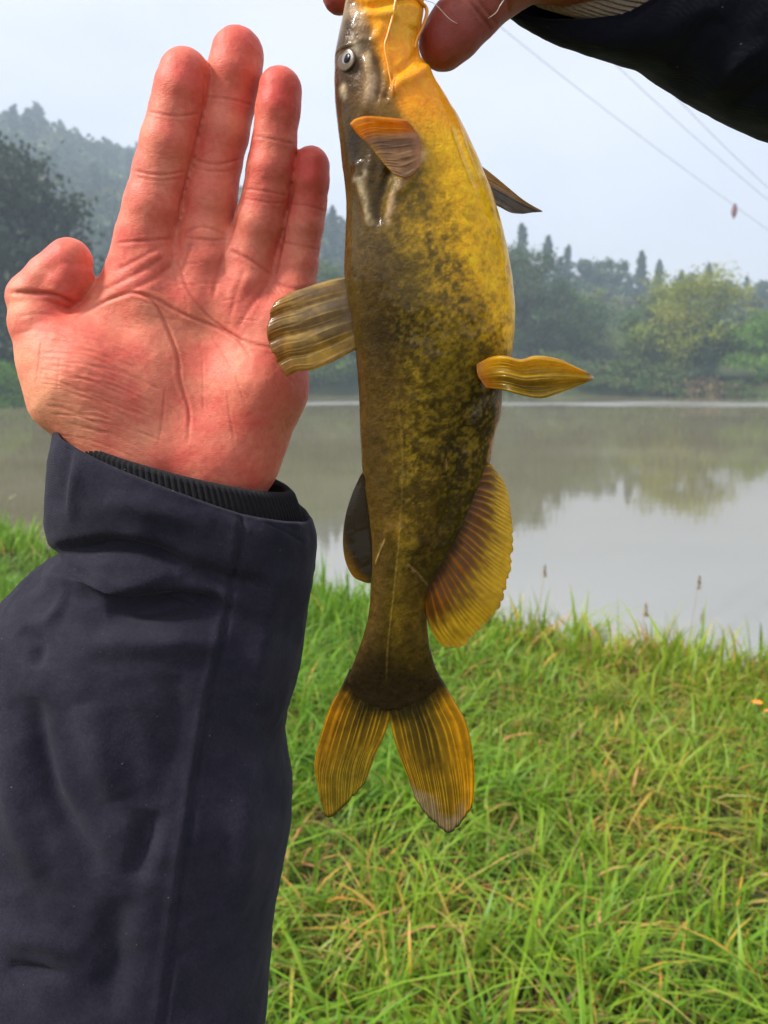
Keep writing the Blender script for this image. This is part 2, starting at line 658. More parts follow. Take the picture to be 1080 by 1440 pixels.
def tree_meshes(key, w, hgt, z0, base, nclump, nleaf, leaf, spread, shape='round', r0=0.2, var=0.3, up=0.2):
    pts, k, cl = crown_points(w, hgt - z0, z0, nclump, nleaf, spread, shape)
    v, f = quads(pts, leaf, up_bias=up)
    me = mesh_from('crown_' + key, v, f, smooth=False)
    set_col(me, 'paint', paint_leaves(k, nclump, base, var))
    me.materials.append(M_leaf)
    tv, tf = limbs(hgt, w, z0, cl, r0)
    tm = tri_safe('trunk_' + key, tv, tf)
    tm.materials.append(M_bark)
    TREE_LIB[key] = (me, tm)


def place_tree(name, key, loc, s, rz, label, cat='tree', group=None, sz=None):
    e = empty(name, loc)
    e.rotation_euler = (0, 0, rz)
    e.scale = (s, s, sz or s)
    tag(e, label, cat, group)
    c, tr = TREE_LIB[key]
    add_obj('trunk', tr, None, e)
    add_obj('crown', c, None, e)
    return e


def at_far(px, Y, dz=-0.15):
    x = P(px, HORIZON, Y)[0]
    return (float(x), float(Y), float(height(x, Y)) + dz)


tree_meshes('dark', 7.5, 14, 1.2, (0.021, 0.036, 0.021), 90, 15000, 0.27, 0.75, r0=0.28)
tree_meshes('dark2', 6.0, 15, 1.5, (0.020, 0.034, 0.022), 90, 13000, 0.27, 0.6, shape='cone', r0=0.26)
tree_meshes('bluish', 7.5, 14, 1.2, (0.055, 0.083, 0.048), 70, 11000, 0.2, 0.75, r0=0.28)
tree_meshes('yellow', 8.5, 8.4, 0.8, (0.165, 0.19, 0.027), 60, 11000, 0.15, 0.62, r0=0.2)
tree_meshes('mid', 6.5, 9.5, 0.8, (0.075, 0.115, 0.045), 55, 9000, 0.17, 0.62, r0=0.2)
tree_meshes('pale', 4.2, 9.0, 1.0, (0.17, 0.20, 0.11), 40, 6000, 0.15, 0.5, r0=0.14)
tree_meshes('green', 6.0, 5.6, 0.3, (0.09, 0.17, 0.026), 45, 7500, 0.14, 0.5, r0=0.12)
tree_meshes('evergreen', 4.2, 6.6, 0.5, (0.028, 0.056, 0.028), 40, 6500, 0.14, 0.45, r0=0.12)
tree_meshes('shrub', 3.4, 2.2, 0.05, (0.065, 0.105, 0.026), 26, 1300, 0.17, 0.32, r0=0.05)
tree_meshes('shrub_brown', 3.4, 2.4, 0.1, (0.13, 0.095, 0.055), 22, 700, 0.15, 0.32, r0=0.05)
tree_meshes('fir', 5.6, 15, 0.8, (0.034, 0.058, 0.038), 130, 4200, 0.42, 0.36, shape='cone', r0=0.2)
tree_meshes('fir2', 5.0, 13, 0.8, (0.040, 0.066, 0.040), 120, 3800, 0.4, 0.34, shape='cone', r0=0.2)
tree_meshes('ridge_round', 8, 11, 1.5, (0.050, 0.075, 0.040), 46, 3500, 0.42, 0.7, r0=0.25)

RIDGE = 'trees standing out on the hazy ridge'
for i, (px, Y, k, s, lab) in enumerate([
        (22, 47, 'dark', 1.12, 'tall dark green tree at the water edge below the wooded hill'),
        (-60, 50, 'dark2', 1.15, 'tall pointed dark tree beside the tall dark waterside tree'),
        (75, 54, 'dark2', 0.72, 'shorter pointed dark tree between the dark waterside tree and the thumb'),
        (130, 60, 'green', 1.05, 'low green tree on the far bank behind the raised thumb'),
        (-30, 42, 'green', 0.8, 'bushy low tree in front of the dark waterside trees'),
        (475, 66, 'mid', 1.0, 'green far bank tree seen between the little finger and the fish'),
        (420, 68, 'mid', 1.1, 'green far bank tree hidden behind the raised palm'),
        (745, 66, 'bluish', 0.78, 'broad dark green tree on the far bank just right of the fish belly'),
        (690, 70, 'bluish', 0.85, 'dark green tree on the far bank right behind the fish belly'),
        (800, 72, 'mid', 0.85, 'mid green tree between the dark broad tree and the pale slender tree'),
        (842, 76, 'pale', 0.92, 'pale greyish green slender tree between dark trees on the far bank'),
        (962, 61, 'yellow', 0.98, 'large yellow-green round tree leaning over the far bank'),
        (905, 62, 'mid', 0.66, 'smaller olive tree nestled against the large yellow-green tree'),
        (995, 58.5, 'evergreen', 0.78, 'dark evergreen standing in front of the large yellow-green tree'),
        (1066, 57, 'green', 0.86, 'fresh green bushy tree above the sandy bank'),
        (1130, 58, 'green', 1.0, 'green tree past the fresh green bushy tree on the sandy bank'),
        (575, 70, 'mid', 1.0, 'green far bank tree hidden behind the fish'),
        (255, 66, 'mid', 0.95, 'green far bank tree behind the palm of the raised hand'),
        (330, 70, 'dark', 0.8, 'dark far bank tree behind the fingers of the raised hand'),
        ]):
    place_tree('broadleaf_tree', k, at_far(px, Y), s, rng.uniform(0, 6.2), lab)
for px, Y, s, lab in [(870, 61, 0.9, 'green shrub at the foot of the olive tree by the water'),
                      (925, 60.3, 0.75, 'green shrub under the large yellow-green tree'),
                      (1040, 56.6, 0.62, 'small green shrub on the sandy far bank'),
                      (790, 64, 0.9, 'green shrub below the mid green tree by the water'),
                      (720, 63, 1.0, 'green shrub below the broad dark tree by the water')]:
    place_tree('shrub', 'shrub', at_far(px, Y, -0.05), s, rng.uniform(0, 6), lab, 'shrub')
for px in list(range(-120, 700, 34)) + [745, 765, 815, 835, 890, 905, 945, 960, 1075, 1100]:
    x = P(px, HORIZON, 60)[0]
    place_tree('shrub', 'shrub', at_far(px, float(far_shore(x)) + rng.uniform(-0.3, 0.9), -0.1), rng.uniform(0.6, 1.1), rng.uniform(0, 6), 'low green shrub overhanging the far waterline', 'shrub', 'shrubs along the far waterline')
for px, Y, s, lab in [(985, 57.6, 0.95, 'brown bare twiggy shrub on the sandy far bank'),
                      (1020, 57, 0.7, 'small brown twiggy shrub beside the bare one on the sandy bank')]:
    place_tree('shrub', 'shrub_brown', at_far(px, Y, -0.05), s, rng.uniform(0, 6), lab, 'shrub')
for px, Y, k, s in [(728, 150, 'fir', 1.15), (764, 158, 'fir2', 1.15), (792, 165, 'fir', 0.95), (893, 165, 'fir2', 1.15), (918, 172, 'fir', 0.95),
                    (986, 170, 'fir', 0.95), (950, 180, 'fir2', 1.0), (1040, 175, 'fir2', 0.9), (700, 150, 'fir2', 1.1), (470, 165, 'fir', 1.1), (452, 170, 'fir2', 1.1)]:
    place_tree('fir_tree', k, at_far(px, Y), s, rng.uniform(0, 6), 'pointed fir standing above the hazy ridge forest', 'tree', RIDGE)
for px, Y, s in [(828, 150, 1.1), (850, 158, 1.15), (1062, 150, 0.95), (1020, 165, 0.9), (870, 175, 1.0)]:
    place_tree('broadleaf_tree', 'ridge_round', at_far(px, Y), s, rng.uniform(0, 6), 'round bluish tree on the hazy ridge among the firs', 'tree', RIDGE)

# forest on the hills: one mass
protos = []
for k in range(7):
    kind = 'cone' if k < 1 else 'round'
    w, hh = (4.4, 12.5) if kind == 'cone' else (7.5, 9.5)
    pts, ci, cl = crown_points(w, hh, 0.5, 30, 200, 0.65, kind)
    v, f = quads(pts, 1.4, up_bias=0.2)
    base = [(0.032, 0.055, 0.036), (0.038, 0.062, 0.036), (0.03, 0.05, 0.036), (0.05, 0.078, 0.036), (0.042, 0.07, 0.034), (0.065, 0.085, 0.035), (0.04, 0.062, 0.034)][k]
    protos.append((v, f, paint_leaves(ci, 30, base, 0.35)))
vs, fs, cs, n = [], [], [], 0
cnt = 0
while cnt < 2500:
    Y = 78 + 200 * rng.random() ** 0.8
    x = rng.uniform(-1.1, 0.95) * Y
    v, f, c = protos[rng.integers(0, 7)]
    s = rng.uniform(0.65, 1.2) * (0.58 + 0.42 * float(sm(90, 190, Y))) * (0.85 if x > 0 else 1)
    a = rng.uniform(0, 6.28)
    q = v * s
    q = np.stack([q[:, 0] * math.cos(a) - q[:, 1] * math.sin(a), q[:, 0] * math.sin(a) + q[:, 1] * math.cos(a), q[:, 2]], 1)
    q += np.array([x, Y, float(height(x, Y)) - 0.4])
    vs.append(q); fs.append(f + n); cs.append(c * rng.uniform(0.75, 1.25)); n += len(v); cnt += 1
me = mesh_from('forest', np.vstack(vs), np.vstack(fs), smooth=False)
set_col(me, 'paint', np.vstack(cs))
tag(add_obj('forest', me, M_leaf), 'hazy green forest covering the hills beyond the river', 'forest', kind='stuff')

# ------------------------------------------------------------------ grass
def blades(base, hgt, width, lean_dir, lean, colr, nseg=4, droop=1.0):
    n = len(base)
    s = np.linspace(0, 1, nseg + 1)
    d = np.stack([np.cos(lean_dir), np.sin(lean_dir), np.zeros(n)], 1)
    side = np.stack([-np.sin(lean_dir), np.cos(lean_dir), np.zeros(n)], 1)
    tw = rng.uniform(-0.9, 0.9, n)
    side = side * np.cos(tw)[:, None] + d * np.sin(tw)[:, None]
    vs, cs = [], []
    for k, q in enumerate(s):
        horiz = lean * (q ** 1.8) * hgt
        up = hgt * (q - 0.42 * np.minimum(lean, 1.6) * q ** 2.6 * droop)
        p = base + d * horiz[:, None] + np.array([0, 0, 1.0]) * up[:, None]
        wv = width * (1 - q ** 2.2 * 0.97) * (0.75 + 0.25 * min(1, q * 4))
        vs.append(p - side * wv[:, None] * 0.5); vs.append(p + side * wv[:, None] * 0.5)
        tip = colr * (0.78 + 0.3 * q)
        cs.append(tip); cs.append(tip)
    v = np.stack(vs, 1)
    c = np.stack(cs, 1)
    m = 2 * (nseg + 1)
    idx = (np.arange(n) * m)[:, None, None] + np.array([[2 * k, 2 * k + 1, 2 * k + 3, 2 * k + 2] for k in range(nseg)])[None]
    return v.reshape(-1, 3), idx.reshape(-1, 4), c.reshape(-1, 3)


def scatter(n, y0, y1, hw):
    y = y0 + (y1 - y0) * rng.random(n)
    x = rng.uniform(-1, 1, n) * (hw + 0.85 * y)
    return x, y


def grass_pts(n, y0, y1, hw=0.9):
    x, y = scatter(n, y0, y1, hw)
    m = y < shore(x) + 0.12 + 0.1 * np.sin(x * 9)
    x, y = x[m], y[m]
    return np.stack([x, y, height(x, y) - 0.01], 1)


bases = [(grass_pts(46000, 0.7, 3.4), 0.0, 1.0), (grass_pts(74000, 2.4, 5.2), 0.0, 1.0), (grass_pts(46000, 4.6, 9.8), 0.0, 1.0)]
gv, gf, gc, n = [], [], [], 0
for b, _, _ in bases:
    # gather into tufts
    nt = len(b) // 16
    tuft = b[rng.integers(0, len(b), nt)]
    ti = rng.integers(0, nt, len(b))
    inT = rng.random(len(b)) < 0.72
    off = rng.normal(size=(len(b), 3)) * 0.028
    off[:, 2] = 0
    b = np.where(inT[:, None], tuft[ti] + off, b)
    b[:, 2] = height(b[:, 0], b[:, 1]) - 0.01
    N = len(b)
    big = gnoise(b * np.array([1, 1, 0]), 1.1, 3, 3)
    sml = gnoise(b * np.array([1, 1, 0]), 3.3, 5, 2)
    th = rng.uniform(0.6, 1.35, nt)
    tdir = rng.uniform(0, 6.283, nt)
    hgt = rng.gamma(6, 0.021, N) * np.where(inT, th[ti], 0.8) * (1 + 0.35 * sml)
    edge = sm(0.9, 0.1, shore(b[:, 0]) - b[:, 1])
    hgt = np.clip(hgt, 0.03, 0.27) * (1 + 0.5 * edge)
    ldir = np.where(rng.random(N) < 0.5, np.where(inT, tdir[ti], 0) + rng.normal(size=N) * 0.9, rng.uniform(0, 6.283, N))
    lean = np.clip(rng.gamma(2.6, 0.33, N), 0.08, 2.2) * (1 - 0.55 * edge)
    width = rng.uniform(0.0036, 0.0096, N) * (0.8 + 0.5 * hgt / 0.15)
    far_l = np.clip((b[:, 1] - 3.5) / 5, 0, 1)
    width *= 1 + 0.5 * far_l
    dry = np.clip(0.16 + 0.34 * big + 0.20 * sm(-0.2, 1.2, b[:, 0]) - 0.25 * sm(0.3, -1.0, b[:, 0]), 0.03, 0.62)
    isdry = rng.random(N) < dry * 0.85
    g1, g2, g3 = np.array([0.085, 0.235, 0.016]), np.array([0.215, 0.430, 0.024]), np.array([0.36, 0.42, 0.035])
    q = np.clip(0.42 + 0.3 * sml + rng.normal(size=N) * 0.25 + 0.2 * edge, 0, 1)[:, None]
    c = g1 * (1 - q) + g2 * q
    q2 = np.clip(dry * 0.9 + rng.normal(size=N) * 0.15, 0, 1)[:, None]
    c = c * (1 - q2) + g3 * q2
    straw = np.stack([rng.uniform(0.40, 0.68, N), rng.uniform(0.30, 0.48, N), rng.uniform(0.05, 0.15, N)], 1)
    brown = np.array([0.20, 0.10, 0.045]) * rng.uniform(0.6, 1.4, (N, 1))
    dcol = np.where((rng.random(N) < 0.14)[:, None], brown, straw)
    c = np.where(isdry[:, None], dcol, c)
    lean = np.where(isdry, lean * 1.2 + 0.3, lean)
    hgt = np.where(isdry, hgt * 0.8, hgt)
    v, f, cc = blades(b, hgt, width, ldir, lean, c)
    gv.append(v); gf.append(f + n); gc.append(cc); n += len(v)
# dead stalks lying in the sward
b = grass_pts(1300, 1.0, 5.0)
N = len(b)
b[:, 2] += rng.uniform(0.02, 0.07, N)
cc = np.stack([rng.uniform(0.35, 0.6, N), rng.uniform(0.24, 0.42, N), rng.uniform(0.08, 0.16, N)], 1)
v, f, cc = blades(b, rng.uniform(0.03, 0.08, N), rng.uniform(0.003, 0.006, N), rng.uniform(0, 6.28, N), rng.uniform(0.8, 1.9, N), cc, droop=0.5)
gv.append(v); gf.append(f + n); gc.append(cc); n += len(v)
me = mesh_from('grass', np.vstack(gv), np.vstack(gf))
set_col(me, 'paint', np.clip(np.vstack(gc), 0, 1))
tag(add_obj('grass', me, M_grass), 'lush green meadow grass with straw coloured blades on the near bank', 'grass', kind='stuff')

# stalks with seed heads and flowers at the water edge
M_stalk = mat_simple('dry_stalk', (0.30, 0.23, 0.16), (0.42, 0.34, 0.24), 60, 0.8)
M_greenstalk = mat_simple('green_stalk', (0.10, 0.20, 0.03), (0.16, 0.28, 0.05), 60, 0.6)
M_orange = mat_simple('orange_petal', (0.85, 0.24, 0.01), (0.95, 0.38, 0.02), 200, 0.5)
M_pale = mat_simple('pale_floret', (0.55, 0.52, 0.33), (0.7, 0.68, 0.5), 300, 0.8)


def seed_stalk(px, py, y_off, hgt, label, pale=False, bend=0.12, group=None):
    top = PG(px, py, hgt)
    x = top[0]
    Y = top[1]
    g = float(height(x, Y))
    e = empty('seed_stalk', (x - bend * 0.3, Y, g))
    tag(e, label, 'plant', group)
    pts = catmull([(0, 0, -0.01), (bend * 0.1, 0, (hgt - g) * 0.5), (bend * 0.3, 0, hgt - g)], 8)
    v, f = tube(pts, np.linspace(0.0022, 0.0012, 8), 5)
    add_obj('stem', tri_safe('stem', v, f), M_greenstalk if pale else M_stalk, e)
    L = 0.07 if not pale else 0.09
    n = 90
    q = rng.random(n)
    cen = np.stack([bend * 0.3 + rng.normal(size=n) * 0.005 * (1.1 - q) * (2.2 if pale else 1) + (q * 0.05 if pale else 0), rng.normal(size=n) * 0.005 * (1.1 - q), hgt - g - L * 0.35 + q * L * (0.45 if pale else 1)], 1)
    v, f = quads(cen, 0.008, aspect=1.8, up_bias=0.0)
    add_obj('seed_head', mesh_from('seed_head', v, f, False), M_pale if pale else M_stalk, e)
    for k in range(3):
        a = rng.uniform(0, 6.28)
        bl = np.array([[0, 0, 0.0]])
        v, f, c = blades(bl, np.array([rng.uniform(.14, .24)]), np.array([0.007]), np.array([a]), np.array([0.6]), np.array([[0.1, 0.22, 0.03]]))
        m = mesh_from('leaf', v, f)
        set_col(m, 'paint', c)
        add_obj('leaf', m, M_grass, e)
    return e


seed_stalk(983, 822, 0, 0.42, 'tall dry seed stalk alone against the water by the orange flower')
seed_stalk(908, 860, 0, 0.34, 'shorter dry seed stalk in the grass edge beside the tall lone one')
seed_stalk(766, 806, 0, 0.40, 'dry brown seed stalk at the water edge below the anal fin of the fish')
seed_stalk(14, 697, 0, 0.36, 'pale drooping feathery seed head beside the navy sleeve cuff', True, 0.25)


def flower(px, py, label, r):
    p = PG(px, py, 0.23)
    g = float(height(p[0], p[1]))
    e = empty('wild_flower', (p[0], p[1], g))
    tag(e, label, 'flower')
    h = 0.23 - g
    v, f = tube(catmull([(0, 0, -0.01), (0.01, 0, h * .5), (0, 0, h)], 6), 0.0015, 5)
    add_obj('stem', tri_safe('stem', v, f), M_greenstalk, e)
    for k in range(8):
        a = k * math.tau / 8
        d = np.array([math.cos(a), math.sin(a) * 0.9, 0.35])
        s = np.array([-math.sin(a), math.cos(a), 0])
        q = np.array([[0, 0, h]]) + np.array([d * 0.1 * r, d * 0.6 * r + s * 0.24 * r, d * r + s * 0.16 * r + [0, 0, .1 * r], d * r - s * 0.16 * r + [0, 0, .1 * r], d * 0.6 * r - s * 0.24 * r])
        m = bpy.data.meshes.new('petal')
        m.from_pydata([tuple(x) for x in q], [], [(0, 1, 2, 3, 4)])
        add_obj('petal', m, M_orange, e)
    v, f = tube([(0, 0, h - 0.003), (0, 0, h + 0.006)], [0.28 * r, 0.2 * r], 8)
    add_obj('flower_centre', tri_safe('flower_centre', v, f), M_stalk, e)


flower(1064, 990, 'bright orange flower in the grass by the water edge', 0.022)
flower(1079, 1001, 'smaller yellow orange flower beside the bright orange one', 0.014)

# ------------------------------------------------------------------ overhead cables
M_wire = mat_simple('cable_sheath', (0.12, 0.12, 0.13), (0.17, 0.17, 0.18), 5, 0.6)
M_marker = mat_simple('marker_plastic', (0.17, 0.09, 0.10), (0.22, 0.12, 0.13), 20, 0.5)


def cable(pxs, Ys, label):
    pts = np.array([P(a[0], a[1], b) for a, b in zip(pxs, Ys)])
    c = arc_sample(pts, 60)
    o = pts[0]
    v, f = tube(c - o, 0.007, 6)
    ob = add_obj('power_cable', tri_safe('power_cable', v, f), M_wire)
    ob.location = o
    tag(ob, label, 'cable', 'power cables across the sky')
    return c


c1 = cable([(340, -258), (885, 180), (1250, 446)], [16, 24, 36], 'power cable carrying a small reddish marker')
cable([(600, -165), (985, 200), (1280, 448)], [17, 25, 35], 'middle power cable with no marker between the other two cables')
cable([(720, -118), (1030, 217), (1290, 452)], [18, 25.5, 36], 'power cable nearest the dark jacket sleeve')
z = np.linspace(0, 1, 9)
v, f = tube(np.stack([0 * z, 0 * z, 0.10 - 0.52 * z], 1), 0.012 + 0.085 * np.sin(math.pi * z) ** 0.8, 10)
mk = add_obj('cable_marker', tri_safe('cable_marker', v, f), M_marker)
mk.location = c1[np.argmin(np.abs(to_px(c1)[0] - 1029))]
tag(mk, 'small reddish spindle marker hanging on a power cable', 'marker')

# ------------------------------------------------------------------ signed distance modelling for hands
def surface_nets(f, origin, h):
    neg = f < 0
    c = np.zeros(tuple(s - 1 for s in f.shape), np.int8)
    for dx in (0, 1):
        for dy in (0, 1):
            for dz in (0, 1):
                c += neg[dx:f.shape[0] - 1 + dx, dy:f.shape[1] - 1 + dy, dz:f.shape[2] - 1 + dz]
    act = (c > 0) & (c < 8)
    idx = -np.ones(act.shape, np.int64)
    I = np.argwhere(act)
    idx[tuple(I.T)] = np.arange(len(I))
    acc = np.zeros((len(I), 3))
    cnt = np.zeros(len(I))
    cor = np.array([(a, b, d) for a in (0, 1) for b in (0, 1) for d in (0, 1)])
    val = np.stack([f[tuple((I + k).T)] for k in cor], 1)
    for a in range(8):
        for b in range(a + 1, 8):
            if np.abs(cor[a] - cor[b]).sum() != 1: continue
            fa, fb = val[:, a], val[:, b]
            m = (fa < 0) != (fb < 0)
            tt = np.where(m, fa / np.where(m, fa - fb, 1), 0)
            acc += np.where(m[:, None], cor[a] + (cor[b] - cor[a]) * tt[:, None], 0)
            cnt += m
    V = (I + acc / cnt[:, None]) * h + origin
    faces = []
    for ax in range(3):
        u, w = [(1, 2), (2, 0), (0, 1)][ax]
        sl0 = [slice(None)] * 3; sl1 = [slice(None)] * 3
        sl0[ax] = slice(0, -1); sl1[ax] = slice(1, None)
        s0, s1 = neg[tuple(sl0)], neg[tuple(sl1)]
        E = np.argwhere(s0 != s1)
        inside = s0[tuple(E.T)]
        ok = (E[:, u] > 0) & (E[:, w] > 0) & (E[:, u] < f.shape[u] - 1) & (E[:, w] < f.shape[w] - 1)
        E, inside = E[ok], inside[ok]
        du = np.zeros(3, int); dw = np.zeros(3, int)
        du[u] = 1; dw[w] = 1
        q = np.stack([idx[tuple((E - du - dw).T)], idx[tuple((E - dw).T)], idx[tuple(E.T)], idx[tuple((E - du).T)]], 1)
        q = np.where(inside[:, None], q, q[:, ::-1])
        faces.append(q)
    return V, np.vstack(faces)


def smin(a, b, k):
    hh = np.clip(0.5 + 0.5 * (b - a) / k, 0, 1)
    return b * (1 - hh) + a * hh - k * hh * (1 - hh)


def cone_sdf(G, a, b, ra, rb):
    ab = b - a
    d = G - a
    t = np.clip((d @ ab) / (ab @ ab + 1e-12), 0, 1)
    return np.linalg.norm(d - t[..., None] * ab, axis=-1) - (ra + (rb - ra) * t)


def chain_sdf(G, pts, rad, k):
    out = None
    for i in range(len(pts) - 1):
        d = cone_sdf(G, pts[i], pts[i + 1], rad[i], rad[i + 1])
        out = d if out is None else smin(out, d, k)
    return out


def build_hand(name, palm, fingers, Y0, vox, kpalm, kfinger, kweb):
    """palm: list of chains, fingers: list of chains; a chain is [(px, py, forward_px, r_px), ...]"""
    def conv(ch):
        pts, rad = [], []
        for (x, y, w, r) in ch:
            s = SC(y, Y0)
            Y = Y0 - w * s
            pts.append(P(x, y, Y)); rad.append(r * SC(y, Y))
        return np.array(pts), rad
    pc = [conv(c) for c in palm]
    fc = [conv(c) for c in fingers]
    allp = np.vstack([p for p, r in pc + fc]); allr = max(max(r) for p, r in pc + fc)
    lo, hi = allp.min(0) - allr - 3 * vox, allp.max(0) + allr + 3 * vox
    dims = np.ceil((hi - lo) / vox).astype(int)
    B = 5
    nb = -(-dims // B)
    dims = nb * B

    def field(gr):
        pd = fd = None
        for p, r in pc:
            d = chain_sdf(gr, p, r, kpalm)
            pd = d if pd is None else smin(pd, d, kpalm)
        for p, r in fc:
            d = chain_sdf(gr, p, r, kfinger)
            fd = d if fd is None else np.minimum(fd, d)
        return smin(pd, fd, kweb)
    cen = np.stack(np.meshgrid(*[lo[k] + (np.arange(nb[k]) * B + (B - 1) / 2) * vox for k in range(3)], indexing='ij'), -1)
    cd = field(cen.reshape(-1, 3)).reshape(nb)
    dd = np.repeat(np.repeat(np.repeat(cd, B, 0), B, 1), B, 2)
    blk = np.argwhere(np.abs(cd) < B * vox * 1.35)          # only blocks near the surface are worked out in full
    o5 = np.stack(np.meshgrid(*[np.arange(B)] * 3, indexing='ij'), -1).reshape(-1, 3)
    ii = (blk[:, None] * B + o5[None]).reshape(-1, 3)
    dd[tuple(ii.T)] = field(lo + ii * vox)
    v, f = surface_nets(dd, lo, vox)
    me = mesh_from(name, v, f)
    tmp = bpy.data.objects.new('tmp', me)
    col.objects.link(tmp)
    s = tmp.modifiers.new('s', 'SMOOTH'); s.factor = 0.5; s.iterations = 2
    m = tmp.modifiers.new('m', 'SUBSURF'); m.levels = 1
    dg = bpy.context.evaluated_depsgraph_get()
    out = bpy.data.meshes.new_from_object(tmp.evaluated_get(dg))
    bpy.data.objects.remove(tmp)
    bpy.data.meshes.remove(me)
    out.polygons.foreach_set('use_smooth', np.ones(len(out.polygons), bool))
    return out


def finger_chain(cs, root, w, sag=0.985):
    """cs: base, PIP, DIP, tip centres (px, py, r); w: forward offset at each"""
    b, p, d, tp = cs
    def mid(a, c, f, fat):
        return (a[0] + (c[0] - a[0]) * f, a[1] + (c[1] - a[1]) * f, (a[2] + (c[2] - a[2]) * f) * fat)
    ch = [root]
    ch.append((b[0], b[1], w[0], b[2]))
    m = mid(b, p, 0.5, 1.01); ch.append((m[0], m[1], (w[0] + w[1]) / 2 + 2, m[2]))
    ch.append((p[0], p[1], w[1], p[2] * sag))
    m = mid(p, d, 0.5, 1.01); ch.append((m[0], m[1], (w[1] + w[2]) / 2 + 2, m[2]))
    ch.append((d[0], d[1], w[2], d[2] * sag))
    m = mid(d, tp, 0.6, 1.0); ch.append((m[0], m[1], (w[2] + w[3]) / 2 + 3, m[2]))
    ch.append((tp[0], tp[1], w[3], tp[2] * 0.97))
    return ch


YH = 0.372
fing = [
    finger_chain([(208, 332, 43), (226, 245, 39), (248, 160, 37.5), (260, 106, 37)], (215, 430, 0, 46), (10, 20, 24, 26)),
    finger_chain([(288, 325, 38), (303, 228, 36.5), (323, 140, 36.5), (334, 78, 38)], (280, 430, 0, 44), (-4, -6, -5, 0)),
    finger_chain([(354, 352, 34.5), (374, 275, 32.5), (386, 200, 31), (394, 127, 31.5)], (338, 450, 0, 42), (2, 12, 18, 22)),
    finger_chain([(413, 398, 30.5), (421, 345, 29.5), (432, 288, 27), (438, 233, 26.5)], (388, 470, 0, 40), (-6, -8, -4, 4)),
]
thumb = [(110, 545, 10, 74), (84, 498, 16, 58), (60, 455, 18, 45), (46, 420, 18, 34.5), (70, 394, 20, 33), (98, 367, 22, 31.5)]
thumb_pad = [(62, 412, 22, 29), (88, 402, 26, 30), (101, 388, 24, 30)]
palm = [
    [(207, 340, 0, 42), (212, 420, -2, 52), (225, 520, 0, 62), (225, 630, 0, 72)],
    [(290, 340, 2, 38), (280, 430, -6, 46), (270, 520, -8, 56), (262, 630, 0, 70)],
    [(354, 366, 0, 36), (340, 440, -4, 44), (325, 530, -4, 58), (305, 640, 0, 68)],
    [(413, 408, -2, 31), (388, 470, 2, 46), (368, 540, 8, 62), (335, 640, 4, 62)],
    [(95, 505, 16, 62), (120, 535, 16, 78), (160, 575, 10, 76), (185, 640, 2, 76)],
    [(150, 500, 10, 60), (200, 560, 6, 64)],
    [(196, 372, -2, 38), (162, 442, -2, 37), (135, 490, 4, 40)],
    [(185, 630, 0, 72), (212, 750, -6, 80), (205, 860, -4, 84)],
    [(305, 640, 0, 66), (285, 760, -6, 76), (265, 870, -4, 80)],
]
s_ = SC(400, YH)
me = build_hand('body', palm, fing + [thumb, thumb_pad], YH, 0.00115, 24 * s_, 5 * s_, 8 * s_)
co, no = get_co(me), get_no(me)
front = np.clip(-(no[:, 1]) * 1.6 + 0.15, 0, 1)
ux, uy = to_px(co)
disp = np.zeros(len(co))
crease = np.zeros(len(co))
redm = np.zeros(len(co))
px_m = SC(400, YH)
